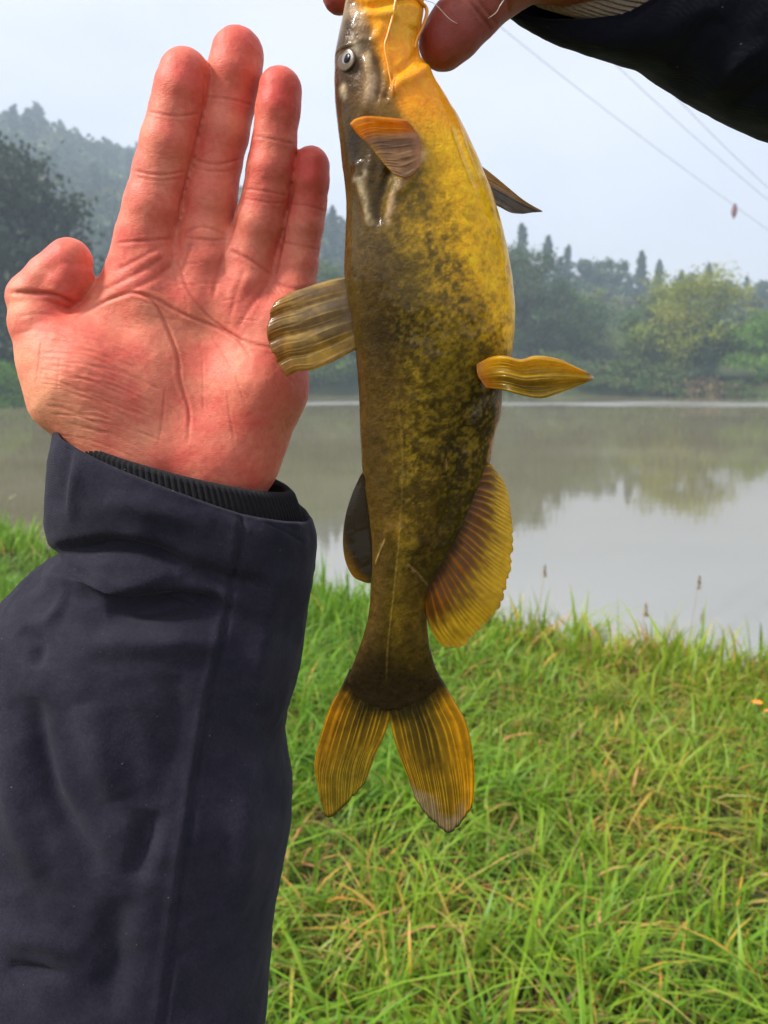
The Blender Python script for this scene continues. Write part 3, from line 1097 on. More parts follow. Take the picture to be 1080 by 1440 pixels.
lines = [  # polyline, width px, depth px, darkening
    ([(14, 411), (48, 412), (79, 416), (108, 428)], 3.2, 5.0, 0.8),
    ([(24, 446), (55, 441), (90, 446)], 2.4, 1.0, 0.2),
    ([(22, 470), (60, 462), (100, 466)], 2.4, 1.0, 0.2),
    ([(108, 446), (135, 430), (173, 415), (197, 413), (217, 426), (236, 462), (250, 498), (253, 537), (266, 578), (264, 622)], 2.3, 3.4, 0.55),
    ([(185, 411), (218, 420), (259, 443), (296, 457), (333, 476), (352, 500)], 2.3, 3.0, 0.5),
    ([(250, 369), (259, 395), (270, 417), (296, 448), (333, 474), (370, 487), (400, 490)], 2.2, 2.6, 0.5),
    ([(162, 342), (199, 339), (241, 336)], 2.4, 2.6, 0.5),
    ([(257, 329), (277, 320), (300, 322), (322, 332)], 2.4, 2.4, 0.45),
    ([(258, 334), (296, 338), (319, 336)], 2.2, 2.0, 0.4),
    ([(324, 352), (352, 366), (382, 386)], 2.4, 2.4, 0.45),
    ([(387, 398), (417, 407), (443, 402)], 2.4, 2.2, 0.45),
    ([(186, 240), (225, 246), (262, 241)], 2.0, 2.4, 0.5), ([(190, 249), (225, 254), (258, 250)], 1.8, 1.2, 0.3),
    ([(208, 157), (245, 163), (282, 160)], 2.0, 2.2, 0.5),
    ([(270, 224), (305, 231), (343, 222)], 2.0, 2.4, 0.5), ([(272, 236), (305, 242), (340, 236)], 1.8, 1.4, 0.35),
    ([(290, 136), (325, 140), (362, 150)], 2.0, 2.2, 0.45),
    ([(340, 265), (372, 269), (405, 275)], 2.0, 2.2, 0.45), ([(338, 279), (372, 284), (403, 287)], 1.8, 1.2, 0.3),
    ([(355, 191), (385, 196), (414, 203)], 2.0, 2.0, 0.45),
    ([(396, 340), (425, 346), (453, 352)], 2.0, 2.0, 0.45),
    ([(408, 287), (435, 290), (460, 298)], 2.0, 1.8, 0.4),
    ([(288, 108), (284, 160), (264, 245), (252, 300), (250, 330)], 1.8, 3.0, 0.7), ([(413, 262), (405, 300), (396, 345), (386, 396)], 1.8, 3.0, 0.7), ([(352, 235), (340, 285), (326, 330), (321, 350)], 1.8, 3.0, 0.5),  # lines between fingers: shade of the gaps painted as darkened skin
    ([(139, 411), (194, 384), (233, 360)], 3.4, 2.6, 0.3), ([(150, 422), (205, 398), (246, 372)], 3.4, 2.4, 0.3), ([(165, 380), (200, 362), (224, 348)], 3.0, 1.8, 0.25),
    ([(268, 340), (264, 362), (255, 385)], 3.0, 2.0, 0.3), ([(318, 350), (306, 388), (300, 420)], 3.2, 1.6, 0.2), ([(345, 378), (330, 420), (322, 450)], 3.2, 1.6, 0.2), ([(378, 400), (352, 432), (334, 462)], 3.2, 1.6, 0.2),
    ([(319, 550), (324, 587), (330, 622)], 1.6, 1.3, 0.3), ([(330, 525), (337, 545), (346, 566)], 1.6, 1.3, 0.3), ([(282, 500), (284, 540), (286, 580)], 1.5, 1.0, 0.25), ([(232, 545), (228, 590), (222, 625)], 1.6, 1.2, 0.3),
    ([(58, 478), (54, 510), (50, 540)], 1.4, 1.2, 0.45), ([(85, 500), (82, 530), (80, 552)], 1.4, 0.8, 0.3), ([(296, 470), (312, 500), (322, 522)], 1.6, 1.1, 0.25),
]
for k in range(44):        # fine folds across the ball of the thumb
    y0 = 462 + k * 3.6 + rng.uniform(-3, 3)
    x0 = 62 + rng.uniform(-12, 45) + max(0, (y0 - 540)) * 0.35
    L = rng.uniform(45, 130)
    lines.append(([(x0, y0), (x0 + L * .35, y0 + L * 0.05 + rng.uniform(-3, 3)), (x0 + L * .7, y0 + L * 0.17 + rng.uniform(-3, 3)), (x0 + L, y0 + L * 0.30)], rng.uniform(1.2, 2.2), rng.uniform(0.4, 1.3), rng.uniform(0.05, 0.2)))
for k in range(34):        # short cross wrinkles on fingers and palm
    fx = [(224, 245), (306, 228), (372, 275), (424, 345), (205, 300), (290, 290), (300, 400), (350, 430), (240, 390)][k % 9]
    x0, y0 = fx[0] + rng.uniform(-26, 20), fx[1] + rng.uniform(-32, 32)
    L = rng.uniform(12, 34)
    lines.append(([(x0, y0), (x0 + L, y0 + rng.uniform(-5, 5))], 1.5, rng.uniform(0.3, 0.9), 0.12))
for k in range(150):       # fine skin lines over the palm
    x0, y0 = rng.uniform(130, 400), rng.uniform(345, 620)
    an = 0.35 + 0.9 * (x0 - 130) / 270 + rng.normal() * 0.35
    L = rng.uniform(14, 46)
    lines.append(([(x0, y0), (x0 + L * .5 * math.cos(an), y0 + L * .5 * math.sin(an) + rng.uniform(-2, 2)), (x0 + L * math.cos(an), y0 + L * math.sin(an))], rng.uniform(1.0, 1.7), rng.uniform(0.2, 0.75), rng.uniform(0.03, 0.14)))
for pl, wd, dp, pg in lines:
    pl = np.asarray(pl, float)
    if pl[:, 1].max() < 360: dp, pg, wd = dp * 0.75, pg * 0.7, wd * 0.85
    sub = np.where((ux > pl[:, 0].min() - 12) & (ux < pl[:, 0].max() + 12) & (uy > pl[:, 1].min() - 12) & (uy < pl[:, 1].max() + 12) & (front > 0))[0]
    d, pos = seg_dist(ux[sub], uy[sub], catmull(pl, 24) if len(pl) > 2 else pl)
    taper = np.clip(np.minimum(pos, 1 - pos) * 7 + 0.25, 0, 1)
    g = np.exp(-(d / wd) ** 2) * taper * front[sub]
    lip = np.exp(-((d - wd * 2.3) / (wd * 1.2)) ** 2) * taper * front[sub]
    disp[sub] += (-dp * g + 0.22 * dp * lip) * px_m * 0.5
    crease[sub] = np.maximum(crease[sub], g * pg)
# pads and hollows
for cx, cy, rx, ry, amp in [(232, 200, 24, 26, 1.5), (252, 115, 26, 26, 2), (314, 185, 24, 26, 1.5), (332, 85, 26, 28, 2), (378, 235, 22, 24, 1.5), (391, 135, 22, 26, 2), (428, 318, 18, 20, 1.5), (438, 240, 18, 22, 2),
                            (215, 290, 28, 26, 2), (298, 278, 26, 26, 2), (362, 315, 24, 24, 2), (225, 362, 22, 14, 5), (300, 362, 24, 16, 5), (350, 395, 22, 16, 5), (398, 432, 22, 18, 4),
                            (285, 500, 50, 46, -8), (90, 375, 22, 22, 3), (140, 520, 50, 44, 5), (352, 560, 34, 56, 4)]:
    disp += amp * px_m * np.exp(-((ux - cx) / rx) ** 2 - ((uy - cy) / ry) ** 2) * front
disp += (gnoise(co, 90, 1, 3) * 0.7 + gnoise(co, 320, 2, 3) * 0.32) * px_m
co2 = co + no * disp[:, None]
for cx, cy, r, a in [(258, 95, 34, .6), (335, 68, 36, .8), (393, 130, 46, 1.1), (438, 240, 44, 1.1), (98, 368, 38, .8), (90, 395, 36, .6), (60, 455, 26, .3), (215, 385, 45, .5), (300, 375, 45, .45), (360, 420, 45, .45), (140, 505, 60, .35), (395, 520, 50, .35), (385, 380, 40, .3)]:
    redm = np.maximum(redm, a * np.exp(-((ux - cx) ** 2 + (uy - cy) ** 2) / r ** 2))
redm = np.clip(redm + 0.20 * gnoise(co, 75, 4, 4), 0, 1)
person = empty('person', P(40, 1900, 0.30))
tag(person, 'raised bare left hand in a dark navy jacket sleeve, palm open beside the fish', 'person')
me.vertices.foreach_set('co', local(person, co2).astype(np.float32).ravel())
me.update()
pale = np.zeros(len(co))  # highlights painted into the skin as paler patches, strongest along the left edge
for cx, cy, r, a in [(62, 560, 55, .75), (35, 500, 30, .6), (22, 425, 22, .5), (110, 590, 45, .5), (230, 250, 24, .3), (215, 205, 20, .3), (250, 470, 40, .35), (300, 300, 24, .25), (205, 440, 40, .3), (340, 520, 40, .2), (180, 610, 60, .35)]:
    pale = np.maximum(pale, a * np.exp(-((ux - cx) ** 2 + (uy - cy) ** 2) / r ** 2))
pale = np.clip(pale + 0.15 * gnoise(co, 110, 7, 3), 0, 1)
set_col(me, 'paint', np.stack([redm, np.clip(crease, 0, 1), pale], 1))
add_obj('body', me, M_skin, person)

# ------------------------------------------------------------------ sleeves
def sleeve_mesh(name, rings, n_rings, n_seg, folds, px_scale, hem=0.0022, depth=0.8, lumps=(0.0016, 28, 0.0007, 80), skew=None, inner=0.05):
    """rings: (Lx, Ly, Rx, Ry, Y, depth_factor); lofted tube, open and hemmed at its first ring"""
    R = catmull(rings, n_rings)
    a = np.linspace(0, 2 * math.pi, n_seg, endpoint=False)
    L = P(R[:, 0], R[:, 1], R[:, 4]); Rr = P(R[:, 2], R[:, 3], R[:, 4])
    c = (L + Rr) / 2
    hw = (Rr - L) / 2
    ln = np.linalg.norm(hw, axis=1)
    e = np.abs(np.cos(a)) ** 0.92 * np.sign(np.cos(a))
    g = np.abs(np.sin(a)) ** 0.92 * np.sign(np.sin(a))
    v = c[:, None] + hw[:, None] * e[None, :, None] + np.array([0, -1.0, 0]) * (ln * R[:, 5])[:, None, None] * g[None, :, None]
    if skew is not None:
        v = v + skew(R, g)
    v = v.reshape(-1, 3)
    me0 = mesh_from(name, v, grid_faces(n_rings, n_seg, True)[:, ::-1])
    no = get_no(me0)
    cen = np.repeat(c, n_seg, axis=0)
    flip = np.sign(((v - cen) * no).sum(1).mean())
    no *= flip
    ux, uy = to_px(v)
    front = np.clip(-no[:, 1] * 2 + 0.35, 0, 1)
    d = np.zeros(len(v))
    for pl, wd, amp in folds:
        dist, pos = seg_dist(ux, uy, catmull(pl, 20) if len(pl) > 2 else pl)
        tp = np.sin(math.pi * np.clip(pos, 0, 1)) ** 0.7 * 0.95 + 0.05 if wd > 5 else np.clip(np.minimum(pos, 1 - pos) * 30, 0, 1)
        d += amp * np.exp(-(dist / wd) ** 2) * tp * front * px_scale
    d += gnoise(v, lumps[1], 1, 3) * lumps[0] + gnoise(v, lumps[3], 2, 3) * lumps[2]
    v2 = v + no * d[:, None]
    # hem and lining: turn the first ring inside
    ring0 = v2[:n_seg]
    c0 = c[0]
    axis = (c[min(12, n_rings - 1)] - c[0])
    axis = axis / np.linalg.norm(axis)
    rad = ring0 - c0
    rad = rad / np.linalg.norm(rad, axis=1)[:, None]
    lin = [ring0 - rad * hem * 0.5 - axis * hem * 0.5, ring0 - rad * hem * 1.1 + axis * hem * 0.4, ring0 - rad * hem * 1.4 + axis * inner * 0.4, ring0 - rad * hem * 3.5 + axis * inner]
    allv = np.vstack(lin[::-1] + [v2])
    f = grid_faces(n_rings + 4, n_seg, True)
    bpy.data.meshes.remove(me0)
    # close the far end
    c_end = len(allv)
    allv = np.vstack([allv, v2[-n_seg:].mean(0)[None]])
    me = bpy.data.meshes.new(name)
    base = (n_rings + 3) * n_seg
    fl = f.tolist() + [(base + j, base + (j + 1) % n_seg, c_end) for j in range(n_seg)]
    me.from_pydata(allv.tolist(), [], fl)
    me.polygons.foreach_set('use_smooth', np.ones(len(me.polygons), bool))
    bm = bmesh.new(); bm.from_mesh(me)
    bmesh.ops.recalc_face_normals(bm, faces=bm.faces)
    bm.to_mesh(me); bm.free()
    return me


rings = [(85, 597, 438, 733, .372, .74), (80, 640, 446, 756, .372, .76), (75, 690, 446, 785, .372, .76), (74, 722, 443, 812, .37, .72), (80, 748, 439, 836, .37, .72), (88, 768, 436, 856, .37, .72),
         (66, 792, 431, 885, .368, .74), (30, 820, 424, 925, .366, .76), (4, 858, 413, 970, .364, .78), (-14, 925, 401, 1012, .36, .78), (-28, 1005, 403, 1060, .355, .78), (-40, 1090, 409, 1112, .35, .78),
         (-52, 1180, 401, 1190, .345, .78), (-64, 1290, 383, 1290, .335, .8), (-80, 1440, 371, 1440, .32, .8), (-110, 1680, 352, 1680, .30, .8), (-150, 2000, 330, 2000, .27, .8)]
folds = [([(70, 775), (110, 776), (160, 772), (215, 780), (265, 800)], 16, -13), ([(60, 812), (110, 820), (170, 822), (240, 812)], 20, 8), ([(150, 862), (205, 856), (260, 852), (320, 850)], 19, -13),
         ([(255, 800), (290, 810), (330, 820), (380, 830)], 18, -8), ([(100, 900), (180, 905), (260, 905), (330, 900)], 24, 6), ([(30, 885), (55, 905), (48, 940)], 14, -5), ([(95, 830), (80, 860), (60, 880)], 10, 3),
         ([(47, 980), (52, 1040), (72, 1120), (110, 1185), (140, 1230)], 20, -9), ([(0, 1000), (10, 1080), (30, 1160), (60, 1230)], 26, 6), ([(120, 990), (140, 1060), (170, 1120)], 32, 6),
         ([(215, 1140), (200, 1195), (185, 1240)], 20, -7), ([(10, 1358), (45, 1366), (90, 1374)], 11, -6), ([(0, 1320), (60, 1325), (120, 1340)], 20, 4), ([(170, 1260), (160, 1340), (150, 1430)], 30, -5),
         ([(255, 950), (240, 1040), (228, 1130)], 26, -4), ([(345, 680), (340, 760), (322, 860), (302, 960), (286, 1050), (268, 1160), (248, 1300), (230, 1440), (215, 1600)], 3.2, -4.2),
         ([(333, 690), (328, 760), (310, 860), (290, 960), (274, 1050), (256, 1160), (236, 1300), (218, 1440)], 6, 2.4), ([(390, 800), (370, 900), (350, 1000)], 22, 4), ([(350, 1060), (345, 1180), (325, 1300)], 26, 5),
         ([(92, 613), (160, 640), (250, 664), (335, 699), (425, 745)], 4.5, 3.0), ([(90, 628), (160, 655), (250, 680), (335, 716), (430, 765)], 1.8, -1.6),
         ([(270, 705), (300, 710), (340, 725), (370, 740)], 9, -5), ([(100, 625), (96, 670), (88, 720)], 8, -3), ([(112, 640), (106, 690), (100, 735)], 9, 4), ([(150, 700), (230, 720), (300, 745)], 22, 4)]
me = sleeve_mesh('jacket_sleeve', rings, 300, 300, [(a_, b_ * (0.78 if b_ > 9 else 1), c_ * (2.5 if b_ > 9 else 1.6 if b_ > 5 else 1.1)) for a_, b_, c_ in folds], SC(900, 0.32))
co = get_co(me)
me.vertices.foreach_set('co', local(person, co).astype(np.float32).ravel())
add_obj('jacket_sleeve', me, M_sleeve, person)


def rib_cuff(name, rings, n_rings, n_seg, ribs, amp, skew=None, thick=0.0035):
    R = catmull(rings, n_rings)
    a = np.linspace(0, 2 * math.pi, n_seg, endpoint=False)
    L = P(R[:, 0], R[:, 1], R[:, 4]); Rr = P(R[:, 2], R[:, 3], R[:, 4])
    c = (L + Rr) / 2; hw = (Rr - L) / 2; ln = np.linalg.norm(hw, axis=1)
    v = c[:, None] + hw[:, None] * np.cos(a)[None, :, None] + np.array([0, -1.0, 0]) * (ln * R[:, 5])[:, None, None] * np.sin(a)[None, :, None]
    if skew is not None: v = v + skew(R, np.sin(a))
    rad = v - c[:, None]
    rad /= np.linalg.norm(rad, axis=2)[..., None]
    rib = np.abs(np.sin(a * ribs / 2)) ** 0.7
    out = v + rad * (rib * amp)[None, :, None]
    inn = v - rad * thick
    # round the free edge
    edge = (out[0] + inn[0]) / 2 + (c[0] - c[3]) / np.linalg.norm(c[0] - c[3]) * thick * 0.6
    allv = np.vstack([inn[::-1].reshape(-1, 3), edge, out.reshape(-1, 3)])
    me = mesh_from(name, allv, grid_faces(2 * n_rings + 1, n_seg, True))
    bm = bmesh.new(); bm.from_mesh(me)
    bmesh.ops.recalc_face_normals(bm, faces=bm.faces)
    bm.to_mesh(me); bm.free()
    me.polygons.foreach_set('use_smooth', np.ones(len(me.polygons), bool))
    return me


me = rib_cuff('knit_cuff', [(104, 613, 412, 696, .372, .66), (104, 630, 421, 722, .372, .67), (106, 650, 426, 748, .372, .67), (108, 700, 428, 800, .372, .68)], 24, 720, 120, 0.0011)
co = get_co(me)
me.vertices.foreach_set('co', local(person, co).astype(np.float32).ravel())
add_obj('knit_cuff', me, M_knit, person)

# ------------------------------------------------------------------ fish
YF = 0.325
fish = empty('catfish', P(560, 1170, YF))
tag(fish, 'olive and yellow catfish hanging head up by its jaw, tail fin forked', 'fish')
LO = np.array([(-104, 534), (-99, 516), (-88, 506), (-72, 503), (-55, 499), (-40, 495), (-15, 490), (10, 485), (35, 480), (60, 474), (85, 471), (110, 470), (140, 471), (165, 473), (190, 476), (220, 480), (250, 484), (280, 487), (310, 487), (345, 485), (385, 484), (410, 487), (440, 493), (490, 500), (560, 505), (640, 508),
               (690, 511), (730, 517), (760, 521), (800, 523), (840, 521), (870, 517), (895, 511), (920, 502), (940, 494), (955, 488), (968, 488), (980, 498), (992, 520), (1000, 543)], float)
RO = np.array([(-104, 562), (-99, 578), (-88, 588), (-72, 591), (-55, 593), (-40, 594), (-15, 596), (10, 597), (35, 593), (60, 588), (80, 590), (100, 602), (120, 618), (140, 630), (165, 643), (200, 660), (235, 676), (270, 690), (300, 700), (330, 708), (360, 714), (390, 719), (430, 723), (470, 722), (510, 718), (535, 710), (550, 706),
               (575, 705), (590, 702), (605, 697), (620, 693), (650, 689), (680, 681), (710, 670), (740, 656), (770, 640), (800, 622), (825, 607), (850, 601), (880, 601), (905, 604), (930, 610), (945, 615), (955, 618), (968, 617), (980, 604), (992, 575), (1000, 552)], float)
DO = np.array([(-104, 8), (-98, 22), (-85, 33), (-60, 38), (-20, 42), (30, 48), (80, 54), (130, 62), (200, 70), (280, 76), (360, 80), (430, 78), (500, 70), (560, 60), (640, 50), (720, 40), (800, 30), (870, 22), (910, 16), (940, 10), (962, 5.5), (980, 2.6), (992, 1.0), (1000, .4)], float)
NR, NS = 470, 330
py = np.linspace(-104, 998, NR)


def smooth1(y, k=5):
    ker = np.hanning(2 * k + 3)[1:-1]; ker /= ker.sum()
    return np.convolve(np.pad(y, k, mode='edge'), ker, 'valid')


xl = smooth1(np.interp(py, LO[:, 0], LO[:, 1])); xr = smooth1(np.interp(py, RO[:, 0], RO[:, 1])); rd = smooth1(np.interp(py, DO[:, 0], DO[:, 1]), 12)
a = np.linspace(0, 2 * math.pi, NS, endpoint=False)
ca, sa = np.cos(a), np.sin(a)
fy = YF + 0.004 * np.sin(py / 300)
cx = (xl + xr) / 2; hw = (xr - xl) / 2
sc_ = SC(py, fy)
pxg = cx[:, None] + hw[:, None] * ca[None]
pyg = np.repeat(py[:, None], NS, 1)
base = P(pxg, pyg, fy[:, None])
v = base.copy()
v[..., 1] -= (rd * sc_)[:, None] * np.sign(sa)[None] * np.abs(sa)[None] ** 0.86
v = v.reshape(-1, 3)
me0 = mesh_from('x', v, grid_faces(NR, NS, True))
no = get_no(me0)
bpy.data.meshes.remove(me0)
if ((v - base.mean(1).repeat(NS, 0)) * no).sum() < 0: no = -no
ux, uy = pxg.ravel(), pyg.ravel()
sfr = ((pxg - xl[:, None]) / (xr - xl)[:, None]).ravel()
fr = np.clip(-no[:, 1] * 2 + 0.2, 0, 1)
d = np.zeros(len(v))
kpx = SC(400, YF)
for pl, wd, amp, both in [
        ([(500, -72), (548, -66), (592, -72)], 6, -9, 1), ([(500, -88), (548, -84), (592, -88)], 8, 4, 1), ([(500, -52), (548, -48), (592, -54)], 8, 4, 1),
        ([(512, 96), (520, 130), (517, 165), (520, 185)], 7, 3.5, 1), ([(533, 100), (535, 135), (528, 170)], 6, -3, 1), ([(553, 128), (546, 150), (540, 164)], 5, -4, 1), ([(590, 80), (572, 110), (553, 128)], 4, -4, 1),
        ([(604, 100), (585, 125), (560, 140), (545, 160)], 9, 5, 1), ([(527, 60), (515, 90), (500, 130)], 8, -2, 1), ([(487, 80), (487, 84)], 13, 4, 1), ([(570, 20), (562, 60), (552, 95)], 10, -3, 1), ([(585, 20), (580, 55)], 8, 4, 1),
        ([(500, 20), (520, 30), (555, 22), (590, 12)], 5, -6, 1), ([(510, 38), (530, 44), (560, 40)], 8, 4, 1), ([(540, 55), (522, 85)], 8, 3, 1),
        ([(632, 196), (645, 235), (660, 275)], 3, -2.5, 1), ([(640, 190), (652, 232), (668, 272)], 4, 1.5, 1), ([(600, 96), (622, 130), (640, 160)], 4, -4, 1),
        ([(590, 236), (575, 265), (555, 290), (548, 330)], 8, 4, 1), ([(550, 250), (538, 290), (530, 330)], 7, -5, 1), ([(522, 235), (520, 280), (526, 330)], 6, 4, 1), ([(505, 240), (508, 260)], 7, 4, 1), ([(505, 260), (515, 300), (520, 335)], 6, 3, 1),
        ([(680, 545), (655, 575), (640, 640), (630, 700), (610, 760)], 14, -5, 1), ([(675, 530), (690, 540)], 14, -6, 1),
        ([(678, 672), (660, 715), (645, 755), (622, 800)], 4, -3.5, 1), ([(562, 560), (565, 640), (562, 730), (553, 830), (545, 950)], 10, -1.5, 1),
        ([(600, 480), (590, 600), (580, 740)], 22, 2, 1), ([(540, 740), (570, 745), (590, 770)], 10, 2, 1), ([(575, 785), (600, 815)], 2.5, -2, 1), ([(537, 760), (529, 790)], 2.5, 2, 1)]:
    dist, pos = seg_dist(ux, uy, catmull(pl, 20) if len(pl) > 2 else pl)
    tp = np.clip(np.minimum(pos, 1 - pos) * 6 + 0.2, 0, 1)
    d += amp * kpx * np.exp(-(dist / wd) ** 2) * tp * np.where(no[:, 1] < 0, fr, fr * 0 + np.clip(no[:, 1] * 2, 0, 1))
dl, posl = seg_dist(ux, uy, catmull([(556, 545), (563, 600), (565, 650), (563, 720), (557, 790), (550, 860), (545, 910), (544, 955)], 40))
pores = 0.75 + 0.25 * np.sin(posl * 230)
d += 0.5 * kpx * np.exp(-(dl / 1.4) ** 2)
d += kpx * (0.9 * gnoise(v, 60, 1, 3) + 0.35 * gnoise(v, 260, 3, 2))
v2 = v + no * d[:, None]
# pigment
calm = 0.25 + 0.75 * sm(215, 350, uy)
n_l = gnoise(v, 45, 6, 4); n_m = gnoise(v, 270, 8, 4); n_f = gnoise(v, 760, 9, 3)
C = lambda *q: np.array(q)
olive = C(0.17, 0.108, 0.007); dark = C(0.020, 0.012, 0.004); brown = C(0.068, 0.039, 0.007); yel = C(0.82, 0.45, 0.004); org = C(0.92, 0.33, 0.010); tan = C(0.26, 0.15, 0.05); dk_olive = C(0.050, 0.034, 0.004)


def lerp(c, d_, w):
    return c * (1 - w[:, None]) + d_ * w[:, None]


c = np.repeat(dk_olive[None], len(v), 0)
c = lerp(c, olive, np.clip(sm(640, 330, uy) * 0.8 + 0.12 + 0.3 * n_l + 0.2 * n_m, 0, 1) * sm(0.15, 0.45, sfr))
# back: brown left flank
c = lerp(c, brown, sm(0.42, 0.12, sfr + 0.06 * n_l) * 0.9)
# yellow belly, broad at the throat and narrowing towards the pelvic fins
bx = np.interp(uy, [100, 170, 240, 300, 360, 420, 480, 520], [555, 585, 600, 612, 628, 652, 690, 715])
wy = sm(-34, 34, ux - bx + (10 * n_l + 12 * n_m + 16 * n_f) * calm) * sm(545, 450, uy + 24 * n_l)
c = lerp(c, yel, wy * np.clip(1 + 0.25 * calm * np.minimum(n_m, 0), 0, 1))
wm = sm(-90, 0, ux - bx + 30 * n_l) * sm(560, 400, uy) * sm(200, 280, uy)
c = lerp(c, yel * 0.55, np.clip(wm * (0.35 + 0.6 * n_m + 0.9 * n_f), 0, 0.85) * (1 - wy))
# orange throat and jaw
tx = np.interp(uy, [-60, 20, 60, 100, 140, 175, 210], [470, 500, 522, 532, 545, 556, 585])
wo = sm(-14, 14, ux - tx + 6 * n_l) * sm(240, 130, uy + 25 * n_l)
c = lerp(c, org, wo)
c = lerp(c, C(0.78, 0.40, 0.02), wo * sm(0.1, 0.8, n_l) * 0.8)
# side of the head
wh = sm(8, -10, ux - tx) * sm(210, 150, uy)
c = lerp(c, lerp(np.repeat(C(0.17, 0.088, 0.018)[None], len(v), 0), C(0.05, 0.024, 0.004), np.clip(0.45 + 0.9 * n_l, 0, 1)), wh)
c = lerp(c, C(0.36, 0.27, 0.16), wh * sm(75, 25, uy) * sm(495, 482, ux + 8 * n_l) * 0.8)
for pl, wd, colr, amt in [([(500, 30), (512, 45), (508, 70)], 9, C(.5, .33, .17), .7), ([(517, 100), (522, 130), (520, 165)], 6, C(.55, .38, .2), .75), ([(526, 130), (524, 160)], 5, C(.62, .45, .28), .7), ([(484, 136), (486, 150)], 4.5, C(.5, .38, .22), .8),
                          ([(505, 76), (502, 92)], 8, C(.42, .34, .22), .6), ([(507, 262), (517, 296), (523, 325)], 5, C(.5, .4, .22), .55), ([(590, 238), (570, 268), (552, 292), (546, 325)], 6, C(.62, .42, .25), .5), ([(502, 262), (516, 258)], 4, C(.55, .45, .3), .6),
                          ([(570, 215), (580, 232)], 12, C(.55, .30, .20), .5)]:
    dist, pos = seg_dist(ux, uy, pl)
    c = lerp(c, colr, np.exp(-(dist / wd) ** 2) * amt * np.clip(0.75 + 0.8 * n_m, 0, 1))
# dark blotches along the flank
for cx0, cy0, rx, ry, amt in [(560, 470, 60, 45, .75), (545, 400, 40, 40, .3), (665, 575, 32, 52, .85), (640, 660, 24, 60, .7), (600, 610, 22, 60, .35), (612, 745, 20, 50, .7), (500, 225, 16, 40, .8), (540, 240, 12, 36, .6), (520, 640, 20, 120, .3), (590, 800, 20, 40, .55), (520, 945, 50, 42, .9), (590, 958, 50, 34, .75), (660, 430, 20, 26, .3)]:
    c = lerp(c, dark, np.clip(amt * np.exp(-((ux - cx0) / rx) ** 2 - ((uy - cy0) / ry) ** 2) * (1 + 0.7 * n_l + 0.4 * n_m), 0, 0.95))
for cx0, cy0, rx, ry, amt in [(556, 735, 26, 24, .5), (560, 600, 24, 70, .28), (600, 690, 18, 70, .3), (580, 860, 18, 60, .3), (575, 340, 50, 60, .25)]:
    c = lerp(c, C(0.16, 0.09, 0.012), np.clip(amt * np.exp(-((ux - cx0) / rx) ** 2 - ((uy - cy0) / ry) ** 2) * (1 + 0.6 * n_m), 0, 0.9))
c = lerp(c, C(0.24, 0.165, 0.010), np.clip(0.10 + 0.6 * n_f + 0.25 * n_m + 0.25 * n_l, 0, 0.42) * sm(280, 380, uy) * sm(860, 600, uy) * (1 - wy) * sm(0.15, 0.4, sfr))
c = lerp(c, C(0.42, 0.16, 0.012), sm(0.93, 1.0, sfr + 0.03 * n_m) * sm(540, 580, uy) * sm(720, 640, uy) * 0.7)
c = lerp(c, C(0.30, 0.20, 0.04), np.exp(-(dl / 1.25) ** 2) * 0.42 * pores * (0.7 + 0.5 * n_l))
c = lerp(c, dark, sm(925, 965, uy + 12 * n_l) * 0.95)

for pl in ([(572, 785), (588, 800), (600, 817)], [(541, 752), (534, 772), (529, 788)], [(624, 640), (625, 655)]):
    dist, pos = seg_dist(ux, uy, pl)
    c = lerp(c, C(0.4, 0.26, 0.08), np.exp(-(dist / 0.9) ** 2) * 0.5)
for pl in ([(634, 196), (645, 232), (662, 278)],):
    dist, pos = seg_dist(ux, uy, pl)
    c = lerp(c, C(0.85, 0.55, 0.12), np.exp(-(dist / 2.0) ** 2) * 0.8)
c = c * (1 + (0.28 * n_f + 0.22 * n_m)[:, None] * calm[:, None])
c = np.clip(c, 0.003, 0.9)
f = grid_faces(NR, NS, True)
nv = len(v2)
v2 = np.vstack([v2, v2[:NS].mean(0), v2[nv - NS:nv].mean(0)])
c = np.vstack([c, c[:1], c[-1:]])
j = np.arange(NS)
allf = f.tolist() + np.stack([(j + 1) % NS, j, np.full(NS, nv)], 1).tolist() + np.stack([(NR - 1) * NS + j, (NR - 1) * NS + (j + 1) % NS, np.full(NS, nv + 1)], 1).tolist()
me = bpy.data.meshes.new('body')
me.from_pydata(local(fish, v2).tolist(), [], allf)
bm = bmesh.new(); bm.from_mesh(me); bmesh.ops.recalc_face_normals(bm, faces=bm.faces); bm.to_mesh(me); bm.free()
me.polygons.foreach_set('use_smooth', np.ones(len(me.polygons), bool))
set_col(me, 'paint', c)
add_obj('body', me, M_fish, fish)


